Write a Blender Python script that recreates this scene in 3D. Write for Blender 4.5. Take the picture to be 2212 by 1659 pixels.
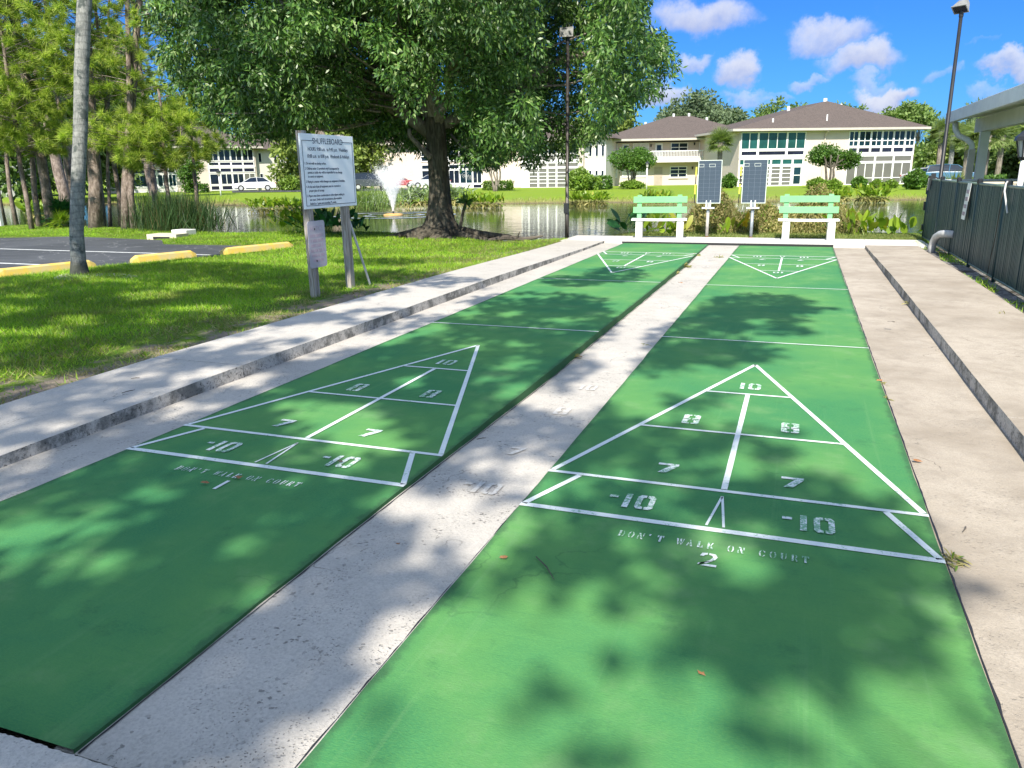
import bpy, bmesh, math, random
import numpy as np
from mathutils import Vector, Matrix
RNG = np.random.default_rng(7); random.seed(7)
R = math.radians
scene = bpy.context.scene
COL = scene.collection
for o in list(bpy.data.objects): bpy.data.objects.remove(o)
# ---------------------------------------------------------------- camera
CAM = np.array([1.1684, -3.2671, 1.539]); YAW, PIT, ROL, FPX = -.3528, -.2666, -.0146, 1672.86
fw = np.array([math.sin(YAW)*math.cos(PIT), math.cos(YAW)*math.cos(PIT), math.sin(PIT)])
r0 = np.array([math.cos(YAW), -math.sin(YAW), 0]); u0 = np.cross(r0, fw)
rt = r0*math.cos(ROL)+u0*math.sin(ROL); up = -r0*math.sin(ROL)+u0*math.cos(ROL)
cd = bpy.data.cameras.new('camera'); cam = bpy.data.objects.new('camera', cd); COL.objects.link(cam)
cd.sensor_width = 36; cd.lens = 36*FPX/2212; cd.clip_end = 3000; cd.clip_start = .05
cam.matrix_world = Matrix(((rt[0], up[0], -fw[0], CAM[0]), (rt[1], up[1], -fw[1], CAM[1]), (rt[2], up[2], -fw[2], CAM[2]), (0, 0, 0, 1)))
scene.camera = cam
# surveying helpers: a bearing measured in the photograph becomes a point on the ground or on a plane
def ray(x, y): return fw+rt*(x-1106)/FPX-up*(y-829.5)/FPX
def gz(x, y, z=0.):
    d = ray(x, y); return CAM+d*(z-CAM[2])/d[2]
def at(x, y, b):
    d = ray(x, y); n = np.array([b[0]-CAM[0], b[1]-CAM[1]]); return CAM+d*(n@n)/(d[:2]@n)
def far(x, dist, z=-.15):
    d = ray(x, 400); d = d[:2]/np.linalg.norm(d[:2]); return np.array([CAM[0]+d[0]*dist, CAM[1]+d[1]*dist, z])
def top_h(x, y, b): return float(at(x, y, b)[2]-b[2])
def pj(P):
    d = P-CAM; z = d@fw; return np.stack([1106+FPX*(d@rt)/z, 829.5-FPX*(d@up)/z], -1)
# ---------------------------------------------------------------- render, sun, sky
scene.view_settings.view_transform = 'Standard'; scene.view_settings.look = 'None'
scene.view_settings.exposure = 1.12; scene.view_settings.gamma = 1
scene.cycles.max_bounces = 6; scene.cycles.transparent_max_bounces = 8
scene.cycles.diffuse_bounces = 3; scene.cycles.glossy_bounces = 3
SUN = np.array([.13, -1.05, 1.0]); SUN /= np.linalg.norm(SUN)
sl = bpy.data.lights.new('sun', 'SUN'); sl.energy = 4.0; sl.angle = R(.55); sl.color = (1, .94, .82)
so = bpy.data.objects.new('sun', sl); COL.objects.link(so); so.location = (0, -20, 20)
so.rotation_euler = Vector(SUN).to_track_quat('Z', 'Y').to_euler()
world = bpy.data.worlds.new("World"); scene.world = world; world.use_nodes = True
class NT:
    def __init__(s, tree): s.t = tree; tree.nodes.clear()
    def n(s, kind, **kw):
        nd = s.t.nodes.new('ShaderNode'+kind)
        for k, v in kw.items():
            if k[0] == '_':
                key = k[1:]; key = int(key) if key.isdigit() else key.replace('__', ' ')
                if hasattr(v, 'is_output'): s.t.links.new(v, nd.inputs[key])
                else: nd.inputs[key].default_value = v
            else: setattr(nd, k, v)
        return nd
    def math(s, op, a, b=None, c=None, clamp=False):
        kw = {'_0': a}
        if b is not None: kw['_1'] = b
        if c is not None: kw['_2'] = c
        return s.n('Math', operation=op, use_clamp=clamp, **kw).outputs[0]
    def vm(s, op, a, b=None):
        kw = {'_0': a}
        if b is not None: kw['_1'] = b
        nd = s.n('VectorMath', operation=op, **kw)
        return nd.outputs['Value'] if op in ('DOT_PRODUCT', 'LENGTH') else nd.outputs[0]
    def noise(s, vec, scale, detail=4, rough=.55, dist=0):
        return s.n('TexNoise', _Vector=vec, _Scale=scale, _Detail=detail, _Roughness=rough, _Distortion=dist).outputs[0]
    def ramp(s, f, lo, hi, a=0., b=1.):
        return s.n('MapRange', interpolation_type='SMOOTHSTEP', _Value=f, **{'_From__Min': lo, '_From__Max': hi, '_To__Min': a, '_To__Max': b}).outputs[0]
    def mix(s, f, a, b, mode='MIX'):
        nd = s.n('Mix', data_type='RGBA', blend_type=mode); nd.clamp_factor = True
        for k, v in ((0, f), (6, a), (7, b)):
            if hasattr(v, 'is_output'): s.t.links.new(v, nd.inputs[k])
            else: nd.inputs[k].default_value = (v if k == 0 else (*v[:3], 1))
        return nd.outputs[2]
    def link(s, a, b): s.t.links.new(a, b)
def build_sky():
    w = NT(world.node_tree)
    sky = w.n('TexSky', sky_type='NISHITA', sun_disc=False, sun_elevation=math.asin(SUN[2]), sun_rotation=math.atan2(SUN[0], SUN[1]), air_density=1.15, dust_density=.15, ozone_density=2.6)
    g = w.n('TexCoord').outputs['Generated']
    n1 = w.n('TexNoise', _Vector=g, _Scale=16., _Detail=6., _Roughness=.6)
    off = w.vm('MULTIPLY', w.vm('SUBTRACT', n1.outputs['Color'], (.5, .5, .5)), (.085, .085, .085))
    n2 = w.noise(g, 42, 6, .62)
    d = w.vm('ADD', g, off)
    S = 2212/2212
    clouds = [(1530, 30, 88, 42, .9), (1790, 68, 78, 34, .85), (1858, 128, 80, 34, 1.), (1603, 158, 40, 36, 1.), (1495, 136, 44, 20, .75),
              (1440, 205, 52, 34, 1.), (1738, 172, 44, 14, .6), (1890, 186, 52, 20, .6), (1920, 214, 66, 22, 1.1), (2190, 140, 62, 22, .9),
              (2036, 160, 22, 18, .45), (2140, 192, 36, 14, .45), (1618, 214, 38, 16, .6), (1395, 60, 44, 40, .4), (1668, 200, 26, 10, .4), (2110, 90, 34, 7, .25), (1350, 300, 60, 30, .7)]
    acc = None; sh = None
    for x, y, a, b, k in clouds:
        c = ray(x, y); c /= np.linalg.norm(c); e = np.cross(c, [0, 0, 1]); e /= np.linalg.norm(e); v = np.cross(e, c)
        du = w.math('DIVIDE', w.math('SUBTRACT', w.vm('DOT_PRODUCT', d, tuple(e)), float(c@e)), a/FPX)
        dv0 = w.math('SUBTRACT', w.vm('DOT_PRODUCT', d, tuple(v)), float(c@v))
        dv = w.math('DIVIDE', dv0, b/FPX)
        q = w.math('ADD', w.math('MULTIPLY', du, du), w.math('MULTIPLY', dv, dv))
        # directions on the far side of the sky must not repeat the cloud
        fr = w.math('GREATER_THAN', w.vm('DOT_PRODUCT', g, tuple(c)), .5)
        m = w.math('MULTIPLY', w.math('MULTIPLY', w.ramp(q, 0.05, 1.5, 1., 0.), k), fr)
        h = w.math('MULTIPLY', m, w.ramp(dv, -.7, .6))
        acc = m if acc is None else w.math('MAXIMUM', acc, m)
        sh = h if sh is None else w.math('MAXIMUM', sh, h)
    al = w.ramp(w.math('ADD', acc, w.math('MULTIPLY', w.math('SUBTRACT', n2, .5), .55)), .04, 1.12)
    al = w.math('MULTIPLY', al, .93)
    br = w.math('DIVIDE', sh, w.math('MAXIMUM', acc, .05))
    br = w.math('ADD', w.math('MULTIPLY', br, .75), w.math('MULTIPLY', n2, .4), clamp=True)
    K = 1/.10
    cc = w.mix(br, (.20*K, .23*K, .36*K), (.38*K, .39*K, .44*K))
    hs = w.mix(1., sky.outputs[0], (SKYT[0], SKYT[1], SKYT[2]), 'MULTIPLY')
    # unseen bright cloud added overhead and behind the viewer to fill the shade
    sp = w.n('SeparateXYZ', _0=g).outputs
    cov = w.ramp(w.noise(g, 2.6, 6, .6), .36, .56)
    wh = w.math('MAXIMUM', w.ramp(sp[1], .15, -.25), w.ramp(sp[2], .42, .62))
    cov = w.math('MULTIPLY', w.math('MULTIPLY', cov, wh), w.ramp(sp[2], .0, .12))
    base = w.mix(cov, w.mix(al, hs, cc), (FILL*.78*K, FILL*.98*K, FILL*1.28*K))
    bg = w.n('Background', _Color=base, _Strength=.10)
    w.link(bg.outputs[0], w.n('OutputWorld').inputs[0])
FILL = .56
SKYT = (.095, .285, .66)
build_sky()
# ---------------------------------------------------------------- materials
MATS = {}
def newmat(name):
    m = bpy.data.materials.new(name); m.use_nodes = True; MATS[name] = m; return m, NT(m.node_tree)
def finish(nt, col, rough=.8, bump=None, bs=.3, bd=.01, spec=.5, trans=0., metal=0., **kw):
    p = nt.n('BsdfPrincipled', _Roughness=rough, _Metallic=metal, **kw)
    p.inputs['Specular IOR Level'].default_value = spec
    if hasattr(col, 'is_output'): nt.link(col, p.inputs[0])
    else: p.inputs[0].default_value = (*col, 1)
    if bump is not None:
        b = nt.n('Bump', _Strength=bs, _Distance=bd, _Height=bump); nt.link(b.outputs[0], p.inputs['Normal'])
    sh = p.outputs[0]
    if trans > 0:
        t = nt.n('BsdfTranslucent')
        if hasattr(col, 'is_output'): nt.link(nt.mix(1., col, (1.1, 1.25, .6), 'MULTIPLY'), t.inputs[0])
        else: t.inputs[0].default_value = (col[0]*1.1, col[1]*1.25, col[2]*.6, 1)
        mx = nt.n('MixShader', _0=trans); nt.link(sh, mx.inputs[1]); nt.link(t.outputs[0], mx.inputs[2]); sh = mx.outputs[0]
    nt.link(sh, nt.n('OutputMaterial').inputs[0])
def paint(name, col, rough=.6, var=.12, scale=3., metal=0., spec=.5, bs=.15, col2=None):
    m, nt = newmat(name)
    pos = nt.n('TexCoord').outputs['Object']
    f = nt.ramp(nt.noise(pos, scale, 5), .3, .7)
    c2 = col2 or tuple(c*(1-var*2) for c in col)
    fine = nt.noise(pos, scale*22, 3)
    finish(nt, nt.mix(f, c2, col), rough, fine, bs, .004, spec, metal=metal)
    return m
def leafmat(name, a, b, rough=.5, trans=.3, c=None, spec=.5, patch=None):
    m, nt = newmat(name)
    rnd = nt.n('NewGeometry').outputs['Random Per Island']
    col = nt.mix(rnd, a, b)
    if c: col = nt.mix(nt.math('GREATER_THAN', rnd, .9), col, c)
    pos = nt.n('TexCoord').outputs['Object']
    if patch: col = nt.mix(nt.ramp(nt.noise(pos, 1.3, 5, .7), .5, .68, 0., .75), col, patch)
    f = nt.ramp(nt.noise(pos, .8, 2), .35, .65, .78, 1.18)
    cc = nt.n('CombineXYZ', _0=f, _1=f, _2=f).outputs[0]
    col = nt.mix(1., col, cc, 'MULTIPLY')
    finish(nt, col, rough, spec=spec, trans=trans)
    return m
def concrete(name, base, dark, speck=.5, stain=.5, streak=False):
    m, nt = newmat(name); pos = nt.n('NewGeometry').outputs['Position']
    big = nt.ramp(nt.noise(pos, .9, 5, .6), .35, .72)
    mid = nt.ramp(nt.noise(pos, 5, 6, .65, .4), .4, .75)
    col = nt.mix(nt.math('MULTIPLY', big, stain), base, dark)
    col = nt.mix(nt.math('MULTIPLY', mid, stain*.5), col, tuple(c*.7 for c in dark))
    vo = nt.n('TexVoronoi', _Vector=nt.vm('ADD', pos, nt.vm('MULTIPLY', nt.n('TexNoise', _Vector=pos, _Scale=45.).outputs['Color'], (.03, .03, .03))), _Scale=34.)
    pits = nt.math('MULTIPLY', nt.ramp(vo.outputs['Distance'], .16, .30, 1., 0.), nt.ramp(nt.noise(pos, 2.6, 4, .7), .46, .60))
    vo2 = nt.n('TexVoronoi', _Vector=nt.vm('ADD', pos, nt.vm('MULTIPLY', nt.n('TexNoise', _Vector=pos, _Scale=90.).outputs['Color'], (.012, .012, .012))), _Scale=85.)
    pits = nt.math('MAXIMUM', pits, nt.math('MULTIPLY', nt.ramp(vo2.outputs['Distance'], .14, .30, 1., 0.), nt.ramp(nt.noise(pos, 3.1, 5, .75), .44, .62)))
    col = nt.mix(nt.math('MULTIPLY', pits, nt.math('MULTIPLY', speck, nt.ramp(nt.noise(pos, 19, 2), .3, .6, .35, 1.))), col, (.07, .066, .06))
    hair = nt.n('TexVoronoi', feature='DISTANCE_TO_EDGE', _Vector=nt.vm('ADD', pos, nt.n('TexNoise', _Vector=pos, _Scale=2.2, _Detail=6.).outputs['Color']), _Scale=.7).outputs['Distance']
    col = nt.mix(nt.math('MULTIPLY', nt.ramp(hair, .0012, .005, .8, 0.), nt.ramp(nt.noise(pos, 1.1, 2), .5, .6)), col, tuple(c*.3 for c in base))
    mil = nt.ramp(nt.noise(pos, 2.4, 7, .78), .56, .74, 0., stain*.7); col = nt.mix(mil, col, tuple(c*.42 for c in base))
    fine = nt.noise(pos, 90, 4, .75)
    col = nt.mix(nt.ramp(fine, .35, .7, 0., .6), col, tuple(c*.62 for c in base))
    h = nt.math('SUBTRACT', nt.math('ADD', nt.math('MULTIPLY', fine, .6), nt.noise(pos, 14, 5)), nt.math('MULTIPLY', pits, 1.2*speck))
    finish(nt, col, .88, h, .8, .006, .3)
    return m
concrete('gutter_concrete', (.54, .50, .45), (.38, .36, .335), .8, .55)
concrete('slab_concrete', (.53, .495, .45), (.40, .375, .34), .35, .5)
concrete('slab_light', (.66, .63, .59), (.52, .50, .47), .2, .3)
concrete('right_concrete', (.46, .40, .33), (.30, .25, .195), .3, .95)
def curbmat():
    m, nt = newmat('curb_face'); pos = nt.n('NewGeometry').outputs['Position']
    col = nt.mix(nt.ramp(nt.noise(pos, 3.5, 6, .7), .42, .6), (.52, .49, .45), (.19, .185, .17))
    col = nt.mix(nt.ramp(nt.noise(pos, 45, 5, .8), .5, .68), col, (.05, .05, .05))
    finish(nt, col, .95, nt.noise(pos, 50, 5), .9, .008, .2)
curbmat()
def courtmat():
    m, nt = newmat('court_green'); pos = nt.n('NewGeometry').outputs['Position']
    a = nt.ramp(nt.noise(pos, .8, 4, .6), .3, .7)
    col = nt.mix(a, (.036, .185, .074), (.100, .262, .074))
    st = nt.noise(nt.vm('MULTIPLY', pos, (1.2, 14, 1)), 3.2, 6, .65)
    col = nt.mix(nt.ramp(st, .5, .8, 0, .35), col, (.030, .150, .066))
    fi = nt.noise(nt.vm('MULTIPLY', pos, (.45, 1, 1)), 170, 3, .7)
    col = nt.mix(nt.ramp(fi, .35, .75, 0, .4), col, (.115, .30, .08))
    sc = nt.ramp(nt.noise(pos, 420, 2), .72, .78)
    col = nt.mix(nt.math('MULTIPLY', sc, .5), col, (.35, .45, .33))
    # wear: pale rubbed areas, long disc tracks, dirt gathered along the edges, faint hairlines
    rub = nt.math('MULTIPLY', nt.ramp(nt.noise(pos, 1.6, 6, .7), .52, .70), .5); col = nt.mix(rub, col, (.15, .285, .125))
    trk = nt.noise(nt.vm('MULTIPLY', pos, (16, .35, 1)), 1.0, 5, .7); col = nt.mix(nt.ramp(trk, .56, .72, 0, .28), col, (.14, .30, .12))
    dk = nt.noise(pos, 4.5, 6, .75); col = nt.mix(nt.ramp(dk, .55, .72, 0, .38), col, (.030, .115, .05))
    hr = nt.n('TexVoronoi', feature='DISTANCE_TO_EDGE', _Vector=nt.vm('ADD', pos, nt.n('TexNoise', _Vector=pos, _Scale=1.5, _Detail=6.).outputs['Color']), _Scale=.55).outputs['Distance']
    col = nt.mix(nt.math('MULTIPLY', nt.ramp(hr, .001, .004, 1., 0.), nt.ramp(nt.noise(pos, .9, 2), .5, .62, 0., .3)), col, (.02, .07, .035))
    oxyz = nt.n('SeparateXYZ', _0=nt.n('TexCoord').outputs['Object']).outputs
    ed = nt.math('MINIMUM', oxyz[0], nt.math('SUBTRACT', 1.8288, oxyz[0])); ed = nt.math('ADD', ed, nt.math('MULTIPLY', nt.math('SUBTRACT', nt.noise(pos, 9, 5, .7), .5), .12))
    col = nt.mix(nt.ramp(ed, .0, .045, .65, 0.), col, (.035, .09, .045))
    finish(nt, col, .82, nt.math('ADD', fi, nt.noise(pos, 25, 4)), .5, .004, .22)
courtmat()
def linemat(name, op, k):
    m, nt = newmat(name); pos = nt.n('NewGeometry').outputs['Position']
    n = nt.noise(pos, 55, 5, .75, .5); n2 = nt.noise(pos, 5, 3)
    wear = nt.ramp(nt.math('ADD', n, nt.math('MULTIPLY', n2, .5)), k, k+.12)
    col = nt.mix(nt.math('MULTIPLY', wear, op), (.72, .76, .74), (.16, .36, .2))
    finish(nt, col, .7, nt.noise(pos, 160, 2), .3, .002, .3)
linemat('line_white', .75, .82); linemat('line_worn', .95, .70)
def fadedmat():
    m, nt = newmat('line_ghost'); pos = nt.n('NewGeometry').outputs['Position']
    w = nt.ramp(nt.noise(pos, 40, 5, .75), .38, .6)
    finish(nt, nt.mix(w, (.56, .545, .52), (.46, .43, .39)), .85, nt.noise(pos, 130, 2), .3, .003, .3)
fadedmat()
def groundmat():
    m, nt = newmat('lawn_soil'); geo = nt.n('NewGeometry'); pos = geo.outputs['Position']
    xyz = nt.n('SeparateXYZ', _0=pos); X, Y, Z = xyz.outputs
    n1 = nt.noise(pos, .25, 5, .6); n2 = nt.noise(pos, 3., 5, .65); n3 = nt.noise(pos, 30, 4, .7)
    g = nt.mix(nt.ramp(n1, .35, .65), (.085, .165, .015), (.14, .22, .02))
    g = nt.mix(nt.ramp(n2, .4, .75, 0, .6), g, (.20, .215, .065))
    g = nt.mix(nt.ramp(n3, .35, .7, 0., .75), g, (.050, .100, .014))
    farf = nt.ramp(Y, 30, 45)
    gf = nt.mix(nt.ramp(n3, .3, .7, 0, .35), (.20, .29, .022), (.12, .19, .014))
    gf = nt.mix(nt.ramp(n2, .45, .8, 0, .4), gf, (.24, .27, .04))
    gf = nt.mix(nt.ramp(n1, .45, .7, 0, .5), gf, (.165, .25, .04))
    col = nt.mix(farf, g, gf)
    # dry soil beside the left walk, wide and patchy
    soil = nt.mix(n3, (.16, .12, .085), (.34, .29, .23))
    edge = nt.math('ADD', nt.ramp(X, -5.2, -3.9), nt.math('MULTIPLY', nt.math('SUBTRACT', n2, .5), 2.2))
    edge = nt.math('MULTIPLY', nt.ramp(edge, .55, .95), nt.ramp(Y, 6.5, 15, 1., .1))
    edge = nt.math('MULTIPLY', edge, nt.math('LESS_THAN', X, 0.))
    col = nt.mix(edge, col, soil)
    bare = nt.math('MULTIPLY', nt.ramp(n2, .60, .70), nt.math('LESS_THAN', Y, 16.))
    col = nt.mix(nt.math('MULTIPLY', bare, .6), col, (.21, .18, .12))
    # dead grass on the banks of the pond
    bank = nt.math('MULTIPLY', nt.ramp(nt.math('ADD', Z, nt.math('MULTIPLY', n2, .16)), -.40, -.12, 1., 0.), nt.ramp(Y, 26, 30))
    col = nt.mix(bank, col, nt.mix(n3, (.36, .29, .13), (.22, .19, .07)))
    mud = nt.ramp(Z, -.455, -.36, 1., 0.)
    col = nt.mix(mud, col, (.16, .13, .075))
    # gravel and soil between the right slab and the fence
    gr = nt.math('MULTIPLY', nt.math('GREATER_THAN', X, 3.2), nt.math('LESS_THAN', X, 5.2)); gr = nt.math('MULTIPLY', gr, nt.math('LESS_THAN', Y, 14.8))
    vo = nt.n('TexVoronoi', _Vector=pos, _Scale=26.)
    gc = nt.mix(vo.outputs['Color'], (.10, .09, .085), (.34, .33, .32)); gc = nt.mix(nt.ramp(n2, .45, .65), gc, (.06, .05, .035))
    col = nt.mix(gr, col, gc)
    finish(nt, col, .95, nt.math('ADD', n3, nt.math('MULTIPLY', n2, 1.5)), .8, .05, .15)
groundmat()
def asphaltmat():
    m, nt = newmat('asphalt'); pos = nt.n('NewGeometry').outputs['Position']
    n = nt.noise(pos, 60, 4, .7); b = nt.noise(pos, .5, 4)
    c = nt.mix(nt.ramp(b, .35, .7), (.048, .052, .060), (.075, .080, .090))
    cr = nt.n('TexVoronoi', feature='DISTANCE_TO_EDGE', _Vector=nt.vm('ADD', pos, nt.n('TexNoise', _Vector=pos, _Scale=1.2, _Detail=6.).outputs['Color']), _Scale=.9).outputs['Distance']
    c = nt.mix(nt.ramp(cr, .004, .014, .55, 0.), c, (.26, .265, .27))
    finish(nt, nt.mix(nt.ramp(n, .4, .8, 0, .5), c, (.09, .095, .105)), .85, n, .5, .006, .35)
asphaltmat()
def watermat():
    m, nt = newmat('pond_water'); pos = nt.n('NewGeometry').outputs['Position']
    Y = nt.n('SeparateXYZ', _0=pos).outputs[1]
    p2 = nt.vm('MULTIPLY', pos, (.55, 1., 1.))
    h = nt.math('ADD', nt.noise(p2, 3.2, 3, .5, .3), nt.math('MULTIPLY', nt.noise(p2, .5, 2), 1.4))
    p = nt.n('BsdfPrincipled', _Roughness=.06, _IOR=1.33); p.inputs[0].default_value = (.045, .058, .022, 1)
    p.inputs['Specular IOR Level'].default_value = .8
    b = nt.n('Bump', _Strength=.22, _Distance=.03, _Height=h); nt.link(b.outputs[0], p.inputs['Normal'])
    nt.link(p.outputs[0], nt.n('OutputMaterial').inputs[0])
watermat()
def barkmat(name, a, b, sc=(14, 14, 2.5), bd=.03, ring=False):
    m, nt = newmat(name); pos = nt.n('TexCoord').outputs['Object']
    v = nt.vm('MULTIPLY', pos, sc); n = nt.noise(v, 1.2, 6, .65, .6); n2 = nt.noise(pos, 2.3, 4)
    f = nt.ramp(n, .35, .68)
    col = nt.mix(f, a, b); col = nt.mix(nt.ramp(n2, .5, .68, 0, .65), col, tuple(c*.35 for c in b))
    if ring:
        z = nt.n('SeparateXYZ', _0=pos).outputs[2]
        w = nt.math('SINE', nt.math('ADD', nt.math('MULTIPLY', z, 62.), nt.math('MULTIPLY', n2, 14.)))
        col = nt.mix(nt.ramp(w, .55, 1., 0, .35), col, tuple(c*.45 for c in a))
        lich = nt.ramp(nt.noise(pos, 5.5, 4, .7), .52, .64); col = nt.mix(nt.math('MULTIPLY', lich, .8), col, (.045, .06, .055))
        lo = nt.ramp(z, .16, .30, 1., 0.); col = nt.mix(nt.math('MULTIPLY', lo, .85), col, (.035, .04, .03))
    finish(nt, col, .93, n, .9, bd, .2)
barkmat('bark_dark', (.06, .05, .038), (.15, .135, .105)); barkmat('bark_pine', (.13, .10, .08), (.34, .275, .235), (9, 9, 4))
barkmat('bark_palm', (.17, .175, .165), (.30, .30, .275), (22, 22, 9), .012, True); barkmat('bark_grey', (.16, .13, .11), (.33, .29, .25))
leafmat('leaf_big', (.030, .095, .018), (.14, .26, .045), .42, .22, (.25, .34, .12), spec=.6)
leafmat('leaf_shade', (.04, .10, .02), (.08, .17, .03), .5, .25)
leafmat('leaf_pine', (.13, .24, .025), (.54, .62, .10), .55, .45)
leafmat('leaf_pine_dark', (.06, .13, .02), (.13, .21, .035), .6, .3)
leafmat('leaf_bg', (.08, .15, .03), (.21, .30, .075), .6, .3)
leafmat('leaf_bg_warm', (.13, .19, .03), (.26, .33, .07), .6, .3)
leafmat('leaf_bg_blue', (.085, .135, .065), (.15, .205, .10), .65, .25)
leafmat('leaf_bush', (.10, .19, .02), (.22, .33, .04), .5, .3)
leafmat('leaf_hedge', (.045, .12, .014), (.12, .23, .03), .5, .3)
leafmat('leaf_pond', (.13, .24, .015), (.30, .42, .03), .42, .4, (.36, .37, .05))
leafmat('leaf_pond_dark', (.015, .085, .025), (.035, .15, .035), .42, .3)
leafmat('leaf_palm', (.13, .20, .05), (.28, .34, .12), .45, .3)
leafmat('leaf_reed', (.02, .055, .018), (.06, .12, .03), .6, .3, (.12, .10, .04))
leafmat('leaf_agave', (.16, .24, .10), (.34, .42, .20), .5, .3)
leafmat('weed_mix', (.16, .16, .035), (.46, .40, .17), .7, .35, (.15, .27, .03))
leafmat('leaf_yellow', (.55, .34, .02), (.72, .5, .04), .5, .3)
leafmat('leaf_dry', (.25, .12, .05), (.38, .17, .07), .7, .1)
leafmat('leaf_burgundy', (.05, .045, .03), (.10, .07, .045), .5, .15)
leafmat('blade', (.085, .25, .010), (.42, .60, .03), .55, .35, (.30, .28, .11), patch=(.20, .21, .05))
leafmat('strip_blade', (.10, .17, .025), (.30, .31, .10), .6, .3)
leafmat('blade_dry', (.20, .19, .06), (.42, .37, .18), .7, .3, (.10, .19, .03))
paint('bench_white', (.80, .80, .78), .55, .04); paint('bench_green', (.19, .50, .23), .5, .05)
paint('lamp_black', (.02, .022, .026), .45, .2); paint('pole_bronze', (.085, .075, .07), .4, .25, 5., .4); paint('lamp_grey', (.26, .26, .25), .6, .15, 9)
paint('glass_dark', (.012, .02, .035), .08, .1); paint('board_slate', (.036, .06, .092), .65, .06, 2.)
paint('board_line', (.14, .18, .23), .6, .05); paint('frame_alu', (.62, .68, .64), .45, .05); paint('bracket_white', (.72, .76, .80), .45, .06)
paint('pole_steel', (.34, .38, .42), .5, .15, 6, .3); paint('pole_pale', (.50, .47, .43), .6, .2, 6); paint('rust', (.30, .13, .05), .8, .3, 20)
paint('cue_yellow', (.80, .76, .10), .45, .04); paint('cue_black', (.02, .02, .022), .5)
paint('sign_face', (.84, .86, .88), .45, .03); paint('sign_ink', (.018, .03, .075), .6); paint('sign_faded', (.46, .43, .48), .6, .06); paint('ink_faded', (.43, .34, .41), .6, .1, 12)
paint('fence_green', (.018, .055, .064), .5, .12, 4); paint('fence_rail', (.17, .24, .20), .45, .15, 4, .2); paint('pvc_grey', (.52, .52, .52), .45, .08)
paint('pavilion_white', (.82, .80, .76), .55, .05); paint('pavilion_gutter', (.80, .81, .80), .5, .06); paint('spout', (.55, .50, .44), .5, .08)
paint('stop_yellow', (.64, .44, .07), .85, .12, 7, col2=(.52, .42, .20)); paint('park_line', (.68, .70, .70), .8, .15, 9)
paint('wall_cream', (.60, .52, .455), .85, .04, .6); paint('wall_pale', (.60, .56, .52), .85, .04, .6); paint('wall_white', (.62, .60, .57), .8, .03); paint('wall_grey', (.40, .40, .38), .85, .05)
paint('trim_white', (.80, .80, .79), .5, .02); paint('fascia_tan', (.50, .46, .40), .6, .05)
paint('door_beige', (.40, .34, .28), .6, .05); paint('shutter', (.62, .60, .58), .6, .04); paint('shutter_tan', (.50, .44, .38), .6, .04)
paint('screen_grey', (.135, .135, .12), .6, .08, .6); paint('glass_teal', (.022, .115, .105), .12, .25, .4); paint('glass_pond', (.012, .045, .065), .1, .3, .4)
paint('glass_navy', (.02, .022, .045), .12, .2, .5); paint('car_white', (.72, .73, .74), .3, .01, spec=.7); paint('car_blue', (.06, .16, .26), .3, .05, spec=.7)
paint('car_dark', (.05, .058, .062), .3, .05, spec=.7); paint('car_silver', (.45, .46, .47), .3, .04, spec=.7); paint('car_red', (.35, .06, .06), .3, .05); paint('tyre', (.02, .02, .02), .8)
paint('box_cream', (.62, .55, .42), .7, .05); paint('box_green', (.20, .24, .22), .7, .05); paint('bin_grey', (.16, .17, .2), .7, .05)
paint('float_orange', (.62, .38, .13), .7, .1); paint('brick_tan', (.30, .235, .19), .85, .1); paint('wood_drift', (.12, .10, .08), .9, .2)
def woodmat():
    m, nt = newmat('post_wood'); pos = nt.n('TexCoord').outputs['Object']
    w = nt.noise(nt.vm('MULTIPLY', pos, (26, 26, 1.6)), 1.4, 5, .6, 1.2)
    col = nt.mix(nt.ramp(w, .38, .62), (.40, .37, .335), (.22, .185, .155)); col = nt.mix(nt.ramp(w, .62, .68, 0, .8), col, (.09, .07, .055))
    finish(nt, col, .9, w, .5, .006, .2)
woodmat()
def roofmat():
    m, nt = newmat('shingle'); pos = nt.n('TexCoord').outputs['Object']
    b = nt.n('TexBrick', _Vector=nt.vm('MULTIPLY', pos, (1, 1, 1)), _Scale=3.2); b.inputs['Color1'].default_value = (.11, .092, .084, 1); b.inputs['Color2'].default_value = (.14, .112, .10, 1); b.inputs['Mortar'].default_value = (.06, .05, .043, 1)
    n = nt.noise(pos, 1.1, 5, .65); n2 = nt.noise(pos, 9, 4, .7)
    col = nt.mix(nt.ramp(n, .35, .7, 0, .7), b.outputs[0], (.125, .10, .09)); col = nt.mix(nt.ramp(n2, .45, .7, 0, .6), col, (.055, .045, .04))
    finish(nt, col, .95, n2, .6, .05, .1)
roofmat()
def spraymat():
    m, nt = newmat('spray_water'); finish(nt, (.93, .95, .97), .4)
    m, nt = newmat('foam'); pos = nt.n('NewGeometry').outputs['Position']
    n = nt.noise(pos, 6, 5, .7); finish(nt, nt.mix(nt.ramp(n, .42, .62), (.16, .21, .25), (.62, .66, .70)), .3, n, .5, .02)
spraymat()
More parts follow.
